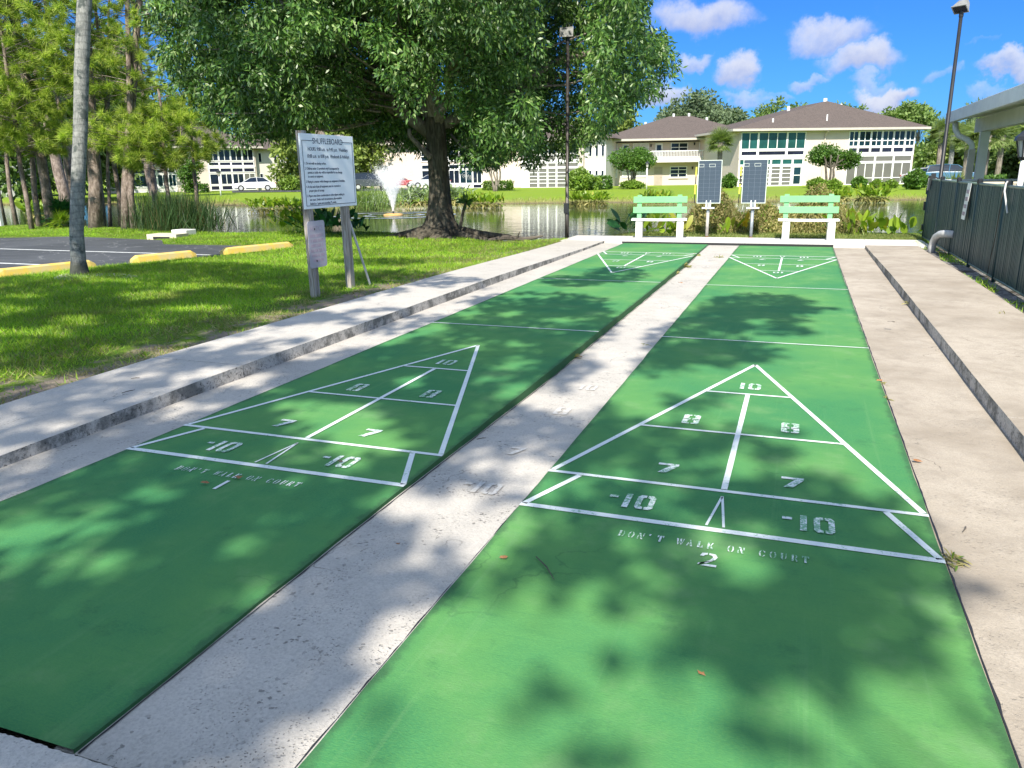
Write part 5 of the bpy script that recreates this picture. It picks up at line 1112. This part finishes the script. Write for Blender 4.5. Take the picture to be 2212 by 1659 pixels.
# ---- reusable broadleaf trees and shrubs
def make_tree(loc, h, r_, zc_, rz_, nc, L, W, mat, label, trunk_r=.2, crad=.5, k=34, stems=1, name='broadleaf_tree', group=None, bark='bark_grey', lumps=5, cat='tree', droop=.1, flat=0):
    t = empty(name, loc, 0, label, cat, group); C = []
    if lumps:
        lc = [np.array([RNG.normal()*r_*.5, RNG.normal()*r_*.5, zc_+RNG.normal()*rz_*.45]) for _ in range(lumps)]; lr = [.35+.35*RNG.random() for _ in range(lumps)]
        for c, q in zip(lc, lr):
            m_ = max(6, int(nc*q*q/sum(v*v for v in lr))); d = unit(RNG.normal(size=(m_, 3)))*RNG.random((m_, 1))**.33; C.append(c+d*np.array([r_, r_, rz_])*q)
    else:
        d = unit(RNG.normal(size=(nc, 3)))*RNG.random((nc, 1))**.33; C.append(np.array([0, 0, zc_])+d*[r_, r_, rz_])
    C = np.concatenate(C); C = C[C[:, 2] > .12]
    V, F = crown_from_clumps(C, crad, k, L, W, droop); add_leaf_part('crown', V, F, mat, t)
    m = MB()
    for s in range(stems):
        a = 2*math.pi*s/max(1, stems)+.4; e = np.array([math.cos(a)*r_*.35*(stems > 1), math.sin(a)*r_*.2*(stems > 1), zc_]); m.tube(*wander((math.cos(a)*.12*(stems > 1), 0, -.2), e, 6, .03, trunk_r, trunk_r*.45), n=8)
    m.build('trunk', bark, t, True)
    m = MB()
    for i in range(0, len(C), max(1, len(C)//18)): m.tube(*wander((0, 0, zc_*.6), C[i], 4, .05, trunk_r*.3, .02), n=5)
    m.build('limb', bark, t)
    return t
def make_shrub(loc, rx, ry, h, mat, label, n=2600, L=.16, W=.045, name='shrub', cat='shrub', group=None, box=False, tilt=.0, rz=0.):
    t = empty(name, loc, rz, label, cat, group); u = unit(RNG.normal(size=(n, 3))); q = RNG.random(n)**.22
    if box: P = RNG.uniform(-1, 1, (n, 3)); ax = RNG.integers(0, 3, n); P[np.arange(n), ax] = np.sign(P[np.arange(n), ax])*(.86+.14*RNG.random(n)); P = P*[rx, ry, h/2]*(1+.06*np.sin(P[:, :1]*9))+[0, 0, h/2]
    else: P = u*q[:, None]*[rx, ry, h*.5]; P *= (1+.13*np.sin(u[:, :1]*7+1)+.1*np.sin(u[:, 2:]*9)); P += [0, 0, h*.5]
    P = P[P[:, 2] > 0]; A = unit(u[:len(P)]*.8+RNG.normal(size=(len(P), 3))*.5+[0, 0, .3]); V, F = leaves(P, A, L*(.6+.8*RNG.random(len(P))), W); add_leaf_part('foliage', V, F, mat, t)
    MB().tube([(0, 0, -.1), (.03, .02, h*.6)], [.05, .02], 6).build('stem', 'bark_grey', t); return t
def lance_leaf(P, A, L, W, bend=.25):
    """long leaf: 3 segments, bending down"""
    n = len(P); S_ = unit(np.cross(A, [0, 0, 1])+RNG.normal(size=(n, 3))*.35); rows = []
    L = np.broadcast_to(L, (n,))[:, None]; W = np.broadcast_to(W, (n,))[:, None]
    for f_, w_ in ((0, .15), (.3, .9), (.6, 1.), (.85, .55), (1., .02)):
        c = P+A*L*f_-np.array([0, 0, 1.])*L*bend*f_**2; rows += [c-S_*W*w_, c+S_*W*w_]
    V = np.stack(rows, 1).reshape(-1, 3); F = np.concatenate([np.arange(n)[:, None]*10+np.array([[2*j, 2*j+1, 2*j+3, 2*j+2]]) for j in range(4)]); return V, F
def make_lance(loc, rx, ry, n, hmin, hmax, L, W, mat, label, name='pond_plant', cat='plant', group=None, bend=.25, dead=.0):
    t = empty(name, loc, 0, label, cat, group); P = np.stack([RNG.uniform(-rx, rx, n), RNG.uniform(-ry, ry, n), np.zeros(n)], -1); hh = RNG.uniform(hmin, hmax, n)
    A = unit(np.stack([RNG.normal(size=n)*.4, RNG.normal(size=n)*.4, np.ones(n)], -1)); Q = P+A*hh[:, None]*.55
    V, F = lance_leaf(Q, unit(A+RNG.normal(size=(n, 3))*[.35, .35, .1]), L*(.6+.6*RNG.random(n)), W*(.7+.5*RNG.random(n)), bend); add_leaf_part('leaves', V, F, mat, t)
    V, F = tris(P-A*.1, A, hh*.62, .012); add_leaf_part('stems', V, F, mat if not dead else 'weed_mix', t)
    if dead: k = int(n*dead); Pd = P[:k]; V, F = lance_leaf(Pd+[0, 0, .1], unit(RNG.normal(size=(k, 3))*[1, 1, .25]+[0, 0, .25]), L*.8, W*.6, .6); add_leaf_part('dead_leaves', V, F, 'weed_mix', t)
    return t
def make_sabal(loc, h, s, label, trunk=True, bark='bark_grey', mat='leaf_palm', group=None, nf=30):
    t = empty('palm_tree' if trunk else 'palmetto', loc, 0, label, 'palm tree' if trunk else 'palmetto', group)
    V, F = palm_fronds(int(nf*1.5), .62*s, .75*s, 24, .3, .045); V = V.copy(); V[:, 2] += h; V = V[:] if trunk else V*[1, 1, 1]; add_leaf_part('crown', V, F, mat, t)
    if trunk: MB().tube([(0, 0, -.2), (.05, 0, h*.5), (0, 0, h+.1)], [.2*s, .16*s, .19*s], 10).build('trunk', bark, t, True)
    return t
# far lawn planting, left to right
def px_obj(x0, x1, yt, yb_d, fn, **kw): pass
def W_(x0, x1, d): return float(np.linalg.norm(far(x1, d)-far(x0, d)))
def H_(x, y, d): return top_h(x, y, far(x, d))
make_shrub(far(70, 76), W_(38, 104, 76)/2, 1.2, H_(70, 390, 76), 'leaf_hedge', 'rounded clipped hedge before the grey building at the far left', 3000, .3, .09, 'hedge', 'hedge')
make_lance(far(84, 47, -.3), W_(60, 108, 47)/2, .8, 150, .4, 1.0, .55, .09, 'leaf_pond', 'bright green clump of broad leaves on the far bank between two pine trunks', dead=.2)
make_sabal(gz(138, 491), .35, .62, 'dark palmetto fan clump between the leaning pine and the palm trunk', False, mat='leaf_pond_dark', nf=26)
make_sabal(gz(131, 494), .12, .42, 'yellowish young palmetto at the foot of the leaning pine', False, mat='leaf_pond', nf=14)
t = make_tree(far(402, 96), 3, W_(372, 436, 96)/2, 2.3, 1.7, 130, .26, .09, 'leaf_hedge', 'small dark magnolia against the cream wall of the left porch block', .12, .42, 26, 2, lumps=4)
make_shrub(far(424, 96), W_(400, 450, 96)/2, .5, .85, 'leaf_hedge', 'low clipped hedge at the foot of the left porch block wall', 1300, .2, .07, 'hedge', 'hedge', box=True)
make_shrub(far(628, 92), W_(608, 650, 92)/2, 1., H_(628, 382, 92), 'leaf_bush', 'rounded olive hedge at the right end of the left porch block', 2200, .24, .08, 'hedge', 'hedge')
make_lance(far(568, 46, -.35), W_(540, 598, 46)/2, .5, 170, .4, .95, .5, .085, 'leaf_pond', 'bright broad leaved clump on the far bank below the white sedan', dead=.3)
make_lance(far(633, 45, -.35), W_(608, 655, 45)/2, .5, 150, .4, .95, .5, .085, 'leaf_pond', 'bright broad leaved clump on the far bank, left of the rules sign', dead=.3)
make_lance(far(785, 44, -.3), .5, .5, 60, .5, 1.1, .5, .08, 'leaf_pond', 'yellow green clump on the far bank at the right edge of the rules sign', dead=.3)
def make_blades(loc, rx, ry, n, h0, h1, w, mat, label, name='reeds', cat='reeds', lean=.25, group=None, bias=(0, 0), kind=None):
    t = np.stack([RNG.normal(size=n)*rx*.5, RNG.normal(size=n)*ry*.5, np.full(n, -.05)], -1); A = unit(np.stack([RNG.normal(size=n)*lean+bias[0], RNG.normal(size=n)*lean+bias[1], np.ones(n)], -1))
    V, F = lance_leaf(t, A, RNG.uniform(h0, h1, n), w, .12); o = add_leaf_part(name, V, F, mat, None); o.location = tuple(loc); props(o, label, cat, group, kind); return o
make_blades(far(800, 43.5, -.35), W_(770, 835, 44)*.9, 1.0, 500, .8, 1.8, .018, 'leaf_bg', 'tall bluish reeds on the far bank behind the fountain')
make_blades(far(345, 44, -.35), W_(300, 385, 44)*.8, 1.2, 600, .8, 1.7, .018, 'leaf_bush', 'tall green reeds on the far bank behind the near reed bed')
for x, lab, hh in ((882, 'spiky agave clump on the far bank right of the fountain', 1.7), (915, 'spiky agave clump on the far bank touching the big trunk', 1.9), (982, 'pale spiky agave clump on the far bank just right of the big trunk', 1.7)):
    t = empty('agave', far(x, 48, -.2), 0, lab, 'agave', 'agaves on the far bank'); n = 130; A = unit(np.stack([RNG.normal(size=n)*.75, RNG.normal(size=n)*.75, .45+.5*RNG.random(n)], -1)); P = np.stack([RNG.normal(size=n)*.45, RNG.normal(size=n)*.4, .1+.6*RNG.random(n)], -1)
    V, F = lance_leaf(P, A, .9, .05, .3); add_leaf_part('leaves', V, F, 'leaf_agave', t); V, F = lance_leaf(P[:60]*[1, 1, .2], unit(A[:60]*[1.3, 1.3, .3]), .8, .05, .5); add_leaf_part('dead_leaves', V, F, 'weed_mix', t)
make_lance(far(1042, 46.5, -.35), W_(1003, 1083, 46)/2, .6, 230, .4, .95, .5, .08, 'leaf_pond', 'bright leafy clump on the far bank between the big trunk and the lamp pole', dead=.4)
make_shrub(far(1075, 80), W_(1042, 1108, 72)/2, .7, .8, 'leaf_bush', 'low bright clipped hedge before the small bare stemmed tree', 2200, .2, .06, 'hedge', 'hedge', box=True)
make_tree(far(1070, 75), 4, W_(1010, 1104, 75)/2, 3.0, .95, 60, .22, .06, 'leaf_bg_warm', 'small open tree with several forking stems behind the big trunk', .1, .5, 24, 5, lumps=6)
make_shrub(far(1252, 74), W_(1226, 1278, 74)/2, 1.4, H_(1252, 367, 74), 'leaf_bush', 'large rounded bright bush just right of the lamp pole', 4200, .24, .08)
make_shrub(far(1282, 75), W_(1270, 1294, 75)/2, .8, 1.1, 'leaf_bush', 'smaller clipped bush right of the large rounded bush', 1300, .2, .07, 'hedge', 'hedge', box=True)
make_shrub(far(1306, 77), W_(1294, 1318, 77)/2, .7, 1.15, 'leaf_hedge', 'dark clipped hedge at the corner of the balcony block', 1200, .2, .07, 'hedge', 'hedge', box=True)
make_lance(far(1270, 47.5, -.35), W_(1228, 1314, 47)/2, .55, 330, .45, 1., .48, .075, 'leaf_pond', 'long row of bright broad leaves on the far bank right of the lamp pole', dead=.4)
make_lance(far(1419, 48.5, -.3), W_(1393, 1446, 48)/2, .55, 140, .4, .95, .5, .07, 'leaf_pond', 'leafy clump on the far bank above the left bench', dead=.2)
make_tree(far(1365, 79), 4, W_(1322, 1410, 79)/2*1.1, 2.75, 1.05, 210, .2, .06, 'leaf_hedge', 'round topped small tree on bare forked stems before the balcony block', .1, .42, 34, 5, lumps=0)
make_shrub(far(1365, 77), W_(1340, 1390, 77)/2, .7, .72, 'leaf_bush', 'low bright hedge under the round topped tree', 1700, .2, .06, 'hedge', 'hedge')
make_sabal(far(1551, 80), 4.1, 1.35, 'cabbage palm before the right end of the balcony', nf=44)
make_shrub(far(1575, 77), W_(1562, 1590, 77)/2, .9, H_(1575, 378, 77), 'leaf_hedge', 'green hedge between the two score boards, at the balcony block corner', 1600, .2, .07, 'hedge', 'hedge')
make_tree(far(1790, 73), 4, W_(1745, 1838, 73)/2*1.08, 2.75, 1.15, 240, .2, .06, 'leaf_hedge', 'dark round crowned small tree leaning right against the right block', .13, .42, 34, 3, lumps=3, bark='bark_dark')
make_shrub(far(1766, 71), W_(1745, 1786, 71)/2, .7, .8, 'leaf_bush', 'bright low bush under the leaning small tree, left one', 1300, .2, .07); make_shrub(far(1801, 71), W_(1786, 1816, 71)/2, .6, .65, 'leaf_bush', 'bright low bush under the leaning small tree, right one', 1000, .2, .07)
make_lance(far(1811, 50, -.3), W_(1786, 1838, 50)/2, .5, 130, .4, .95, .5, .085, 'leaf_pond', 'leafy clump on the far bank above the right bench end', dead=.4)
make_lance(far(1886, 50.5, -.3), W_(1857, 1916, 50)/2, .6, 190, .4, 1.1, .55, .09, 'leaf_pond', 'large bright leafy clump on the far bank right of the benches', dead=.5)
make_shrub(far(1856, 72), W_(1842, 1870, 72)/2, .7, .85, 'leaf_hedge', 'small round shrub before the lower right porch windows', 1000, .2, .07)
for x in (1894, 1925): make_shrub(far(x, 72), .45, .4, .6, 'leaf_bush', 'small yellow green shrub before the lower right porch windows, %s' % ('left of two' if x < 1900 else 'right of two'), 500, .2, .06)
make_shrub(far(1978, 66), W_(1954, 2001, 66)/2, 1., H_(1978, 370, 66), 'leaf_hedge', 'tall dense green hedge at the right corner of the right block', 3000, .2, .07, 'hedge', 'hedge')
make_shrub(far(2134, 46), W_(2104, 2163, 46)/2, .8, 1.15, 'leaf_hedge', 'clipped green hedge behind the pavilion post', 3000, .14, .05, 'hedge', 'hedge', box=True)
make_sabal(far(2060, 40), .35, 1.0, 'small bright palmetto behind the fence left of the pavilion post', False, mat='leaf_bg_warm', nf=26)
for x, d, h, s, lab, bk in ((2046, 84, 4.3, 1.25, 'cabbage palm with a sunlit trunk beside the far lamp pole', 'bark_palm'), (2020, 92, 5., 1.3, 'cabbage palm half hidden by the far lamp pole', 'bark_grey'), (2118, 58, 3.4, 1.3, 'cabbage palm with a shaggy trunk right of the pavilion post', 'bark_grey'), (2079, 70, 3.6, 1.2, 'cabbage palm between the far lamp pole and the pavilion post', 'bark_grey'), (2150, 72, 3.8, 1.2, 'cabbage palm nearest the lantern post', 'bark_grey')):
    make_sabal(far(x, d), h, s, lab, bark=bk, nf=36, group='cabbage palms beyond the fence')
# background trees
BT = 'trees behind the buildings'
def bgt(x, d, ytop, wpx, mat, lab, nc=150, k=30, lumps=7, L=.55, proto=None, zlow=.35):
    b = far(x, d, -.1); h = H_(x, ytop, d)*.93; r_ = W_(x-wpx/2, x+wpx/2, d)/2; zc_ = h*(zlow+1)/2; return make_tree(b, h, r_*1.05, zc_, h*(1-zlow)/2*1.12, nc, L, L*.28, mat, lab, .15, .95, k, 1, group=BT, lumps=lumps)
bgt(1510, 122, 196, 190, 'leaf_bg_blue', 'broad grey green oak behind the balcony block, the highest there', 420, 30, 9)
bgt(1420, 118, 250, 110, 'leaf_bg_blue', 'grey green tree left of the broad oak behind the balcony block', 220, 30, 7); bgt(1575, 125, 228, 110, 'leaf_bg_blue', 'grey green tree filling the gap between the two hip roofs', 240)
bgt(1330, 120, 268, 90, 'leaf_bg_warm', 'yellow green tree at the left end of the balcony block roof', 160); bgt(1655, 130, 215, 90, 'leaf_bg', 'open crowned tree behind the left slope of the right roof', 120, 26, 8); bgt(1715, 135, 217, 60, 'leaf_bg', 'wispy tree top behind the right roof, left of its peak', 70, 24, 5)
bgt(1620, 140, 224, 60, 'leaf_bg_warm', 'light green tree top between the broad oak and the wispy tree', 90, 24, 5); bgt(1700, 128, 245, 110, 'leaf_bg_warm', 'low pale crown just above the left slope of the right roof', 150)
bgt(1905, 130, 218, 90, 'leaf_bg', 'flat topped pine crown behind the right slope of the right roof', 170, 28, 4, zlow=.7); bgt(1972, 128, 228, 75, 'leaf_bg', 'umbrella shaped pine standing highest at the right end of the right roof', 80, 26, 4, zlow=.72); bgt(1850, 135, 224, 70, 'leaf_bg', 'flat pine crown behind the peak of the right roof', 90, 26, 4, zlow=.75)
for i, (x, d, yt, w, mt) in enumerate(((2010, 112, 262, 90, 'leaf_bg'), (2065, 105, 262, 90, 'leaf_bg_warm'), (2125, 100, 268, 90, 'leaf_bg'), (2190, 95, 262, 100, 'leaf_bg'), (2240, 90, 258, 90, 'leaf_bg_warm'), (2100, 120, 255, 110, 'leaf_bg_blue'))):
    bgt(x, d, yt, w, mt, ['dark leafy tree right behind the hedge corner', 'yellow green tree behind the far lamp pole', 'dark leafy tree behind the pavilion post', 'dense tree behind the lantern post', 'pale tree at the extreme right edge', 'bluish tree farthest back under the pavilion roof'][i], 260, 30, 7, zlow=.05)
for i, (x, d, yt, w, mt) in enumerate(((-60, 60, -40, 240, 'leaf_bg'), (90, 70, 60, 200, 'leaf_pine_dark'), (215, 75, 20, 180, 'leaf_bg'), (330, 130, 130, 220, 'leaf_bg'), (450, 135, 200, 180, 'leaf_bg_warm'), (560, 135, 200, 160, 'leaf_bg'), (690, 95, 240, 140, 'leaf_bg_warm'), (780, 100, 250, 130, 'leaf_bg_warm'), (900, 125, 230, 200, 'leaf_bg'), (1080, 120, 230, 220, 'leaf_bg'), (1230, 120, 250, 120, 'leaf_bg_warm'), (20, 95, 180, 260, 'leaf_bg'), (180, 100, 200, 260, 'leaf_bg'))):
    bgt(x, d, yt, w, mt, ['tall tree at the extreme left behind the pines', 'dark tree behind the thick leaning pine', 'green tree behind the thickest pine', 'green tree behind the pair of pines', 'yellow green tree above the left porch block roof', 'green tree above the white sedan', 'bright tree behind the rules sign', 'bright tree between the rules sign and the fountain', 'green tree behind the gridded building', 'green tree seen under the big crown right of its trunk', 'bright tree above the long porch block', 'low far tree mass at the far left', 'low far tree mass behind the vine wrapped trunk'][i], 260, 30, 7, zlow=.05)
# ---- near bank
r_ = make_blades(gz(380, 499), 1.15, .8, 2900, .5, 1.5, .0065, 'leaf_reed', 'dense dark bed of tall reeds at the pond edge right of the pines', 'reeds', 'reeds', .22, bias=(.12, 0), kind='stuff')
make_blades(gz(440, 503), .9, .7, 160, .5, 1.2, .01, 'leaf_reed', 'thin scattered reeds at the right end of the reed bed', 'reeds', 'reeds', .35, bias=(.25, 0), kind='stuff')
NB = 'broad leaved plants on the near bank'
make_lance(gz(640, 507), .55, .35, 80, .45, 1.05, .42, .055, 'leaf_pond', 'bright yellow green water plant left of the rules sign post', group=NB)
make_lance(gz(705, 508), .55, .4, 90, .4, .95, .45, .075, 'leaf_pond_dark', 'dark green water plant between the two posts of the rules sign', group=NB); make_lance(gz(775, 509), .3, .3, 22, .2, .6, .5, .06, 'leaf_pond_dark', 'dark drooping water plant right of the far post of the rules sign', group=NB, bend=.5)
make_lance(np.array([-2.85, 16.2, -.05]), .35, .3, 18, .25, .75, .5, .09, 'leaf_pond_dark', 'dark large leaved plant at the left end of the left bench', group=NB)
make_lance(np.array([-2.0, 16.5, -.05]), .55, .35, 44, .2, .8, .45, .075, 'leaf_pond', 'leafy green plant seen under the left bench seat', group=NB)
make_lance(np.array([-.45, 16.3, -.02]), .22, .2, 8, .15, .5, .42, .075, 'leaf_pond', 'young banana like plant between the two score boards, left one', group=NB)
make_lance(np.array([-.05, 16.6, -.02]), .12, .12, 5, .25, .5, .42, .07, 'leaf_yellow', 'plant with yellow dying leaves between the two score boards', group=NB)
make_lance(np.array([2.35, 16.6, -.02]), .3, .3, 30, .3, .9, .4, .06, 'leaf_pond', 'yellow green plant just right of the right bench', group=NB)
make_lance(np.array([3.1, 17.0, -.1]), .5, .35, 34, .2, .65, .42, .095, 'leaf_pond', 'low large leaved plant on the bank right of the right bench', group=NB)
def thicket():
    n = 30000; X = RNG.uniform(-1.9, 2.6, n); Y = RNG.uniform(16.55, 18.7, n); env = 1.02*smooth(16.5, 17.5, Y)*(1-.25*smooth(18.2, 18.8, Y))*(.75+.3*np.sin(X*2.1+1)*np.sin(Y*2.)+.18*np.sin(X*5.3)); env *= smooth(-2.1, -1.2, X)*(1-.45*smooth(1.9, 2.6, X))
    Z = -.1+env*RNG.random(n)**.6*1.05; P = np.stack([X, Y, Z], -1); V, F = leaves(P, unit(RNG.normal(size=(n, 3))+[0, -.2, .3]), .075*(.5+RNG.random(n)), .022); o = np_mesh('bank_thicket', V, F, 'weed_mix'); props(o, 'tangled olive and brown vines covering the bank behind the score boards', 'thicket', kind='stuff')
    n = 900; P = np.stack([RNG.uniform(-1.5, 2.6, n), RNG.uniform(16.5, 18.6, n), np.full(n, -.1)], -1); A = unit(np.stack([RNG.normal(size=n)*.35, RNG.normal(size=n)*.3, np.ones(n)], -1)); V, F = lance_leaf(P, A, RNG.uniform(.5, 1.35, n), .006, .2); o = np_mesh('tall_grass', V, F, 'blade_dry'); props(o, 'dry tall grass stems rising from the tangled bank', 'grass', kind='stuff')
thicket()
# ---- lawn
def lawn():
    def blades(X, Y, h, w, mat, name, label, lean=.5):
        Z = ground_z(X, Y)-.004; n = len(X); P = np.stack([X, Y, Z], -1); A = unit(np.stack([RNG.normal(size=n)*lean, RNG.normal(size=n)*lean, np.ones(n)], -1))
        V, F = tris(P, A, h, w); o = np_mesh(name, V, F, mat); props(o, label, 'grass', kind='stuff')
    park = PARK
    def scatter(n, x0, x1, y0, y1):
        X = RNG.uniform(x0, x1, n); Y = RNG.uniform(y0, y1, n); k = (sdist(X, Y, park) > .0) & (sdist(X, Y, POND) > -.1); return X[k], Y[k]
    X, Y = scatter(230000, -12, -3.86, -1., 9); n2 = np.sin(X*1.9+Y*.7)*np.sin(Y*2.3-X)+.6*np.sin(X*4.1)*np.sin(Y*3.7); dens = np.clip(.9+.25*n2-1.25*smooth(-5.4, -4.0, X+.35*n2)*(1-smooth(5, 10, Y)), .05, 1); k = RNG.random(len(X)) < dens; X, Y = X[k], Y[k]
    blades(X, Y, RNG.uniform(.03, .09, len(X)), .0042, 'blade', 'lawn_grass', 'short green lawn grass left of the courts', .75)
    X, Y = scatter(170000, -24, -3.9, 9, 17.2); blades(X, Y, RNG.uniform(.03, .08, len(X)), .0055, 'blade', 'lawn_grass', 'sunlit lawn grass between the parking lot and the pond', .7)
    X, Y = scatter(26000, -5.3, -3.84, -1.2, 14.5); cl = np.sin(X*6+2*np.sin(Y*2))*np.sin(Y*5.1+np.sin(X*7)); k = cl > .05; X, Y = X[k], Y[k]; blades(X, Y, RNG.uniform(.03, .085, len(X)), .0038, 'blade_dry', 'edge_grass', 'dry tufts of grass along the left walk', 1.1)
    X, Y = scatter(16000, -3.9, 3.7, 15.44, 16.9); blades(X, Y, RNG.uniform(.03, .09, len(X)), .006, 'strip_blade', 'bank_grass', 'thin grass strip behind the benches', .7)
    X, Y = scatter(4500, 3.42, 4.3, 6., 15.4); k = (np.sin(Y*2.3)+np.sin(X*9+Y) > .2); X, Y = X[k], Y[k]; blades(X, Y, RNG.uniform(.03, .12, len(X)), .006, 'blade', 'fence_weeds', 'weeds growing at the foot of the slatted fence', .9)
    n = 26000; X = RNG.uniform(-60, 16, n); Y = 38+RNG.uniform(0, 18, n); sd_ = sdist(X, Y, POND); k = (sd_ > .1) & (sd_ < 3.2); X, Y = X[k], Y[k]; blades(X, Y, RNG.uniform(.08, .3, len(X)), .02, 'blade_dry', 'bank_grass', 'dry brown grass along the far waterline', .5)
lawn()
# ---- litter
def litter():
    def leaf(p, s, mat, nm, lab):
        a = RNG.random()*6.28; pts = [(s*math.cos(a+t)*(1 if i % 2 == 0 else .55), s*.6*math.sin(a+t)*(1 if i % 2 == 0 else .5), .004+.012*random.random()) for i, t in enumerate(np.linspace(0, 6.28, 9)[:-1])]
        o = MB().add([(0, 0, .012)]+pts, [(0, i, i % 8+1) for i in range(1, 9)]).build(nm, mat); o.location = tuple(p); props(o, lab, 'leaf', 'fallen leaves on the concrete and courts')
    for x, y, z, s, mt, lab in ((1980, 998, -.02, .035, 'leaf_dry', 'reddish fallen leaf on the concrete right of court 2'), (1088, 1208, -.01, .022, 'leaf_dry', 'brown leaf on court 2 below its left baseline corner'), (575, 1345, -.03, .022, 'leaf_burgundy', 'dark red leaf on the centre gutter'), (443, 1046, .004, .028, 'leaf_dry', 'brown leaf on court 1 left of its number'), (515, 1034, .004, .03, 'leaf_dry', 'flat brown leaf on the court 1 warning line'), (1250, 772, -.06, .05, 'leaf_dry', 'small heap of leaves on the centre gutter edge'), (1900, 824, -.02, .03, 'leaf_dry', 'tiny leaf on the right gutter beside the near triangle'), (1925, 697, .06, .05, 'leaf_burgundy', 'dark leaf on the right gutter near the walk'), (1515, 1460, -.01, .016, 'leaf_dry', 'tiny leaf on the lower half of court 2'), (1470, 612, -.02, .045, 'leaf_dry', 'leaf on the far part of the centre gutter'), (860, 1180, .004, .012, 'leaf_dry', 'tiny speck of leaf on lower court 1'), (735, 1000, .004, .02, 'leaf_burgundy', 'dark leaf beside the right minus ten of court 1')):
        leaf(gz(x, y, z)+[0, 0, .002], s, mt, 'fallen_leaf', lab)
    def weed(p, n, s, lab):
        A = unit(RNG.normal(size=(n, 3))*[1, 1, .2]+[0, 0, .35]); V, F = lance_leaf(RNG.normal(size=(n, 3))*[s*.25, s*.4, 0], A, s*(.5+.6*RNG.random(n)), s*.07, .3); o = np_mesh('weed', V, F, 'weed_mix'); o.location = tuple(p); props(o, lab, 'weed', 'weeds in the cracks')
    for x, y, z, n, s, lab in ((2062, 1212, -.02, 40, .07, 'yellow green weed at the right end of the court 2 baseline'), (1905, 828, -.02, 14, .05, 'tiny weed on the right edge of court 2'), (1917, 862, -.02, 16, .06, 'weed on the right edge of court 2 below the tiny one'), (1506, 551, -.03, 40, .12, 'weed at the far right corner of court 1'), (1478, 575, -.05, 60, .14, 'weed strip in the crack of the far centre gutter'), (1455, 590, -.06, 50, .12, 'weed strip in the crack nearer than the far centre weed'), (2165, 680, .07, 24, .09, 'sparse weed lying on the right walk'), (1962, 655, .0, 20, .08, 'weed in the curb of the right walk'), (2045, 553, -.02, 60, .2, 'weed clump at the foot of the fence by the drain pipe'), (1553, 555, -.03, 26, .1, 'weed at the far left corner of court 2'), (1245, 770, -.05, 26, .06, 'weed in the crack beside court 1, midway'), (1392, 745, -.03, 16, .05, 'weed in the crack beside court 2, midway')):
        weed(gz(x, y, z), n, s, lab)
    for (x0, y0), (x1, y1), z in (((1158, 1204), (1197, 1254), -.008), ((283, 819), (303, 817), .092), ((263, 850), (292, 843), .092), ((2080, 1150), (2086, 1138), -.02), ((1030, 950), (1050, 947), .004)):
        a = gz(x0, y0, z)+[0, 0, .004]; b = gz(x1, y1, z)+[0, 0, .004]; o = MB().tube([a, (a+b)/2+[.006, .004, .003], b], [.0022, .003, .0015], 5).build('twig', 'wood_drift'); props(o, {1158: 'long thin twig lying on court 2', 283: 'short twig on the left walk, farther one', 263: 'short twig on the left walk, nearer one', 2080: 'tiny twig on the right gutter', 1030: 'small twig on court 1 beside the seven'}[x0], 'twig', 'twigs on the paving')
litter()
dr = MB(); dr.tube([(-.6, 0, .02), (-.2, .05, .08), (.3, 0, .05), (.7, .1, .12)], [.03, .06, .05, .02], 6); dr.tube([(.1, 0, .06), (.2, -.1, .22)], [.03, .01], 5); o = dr.build('driftwood', 'wood_drift'); o.location = tuple(gz(1108, 521)); props(o, 'dark driftwood branch lying at the water edge right of the big trunk', 'driftwood')
o = MB().box((-.05, -.05, 0), (.05, .05, .75)).build('marker_post', 'trim_white'); o.location = tuple(gz(4, 492)); props(o, 'short white marker post at the extreme left edge of the lawn', 'post')
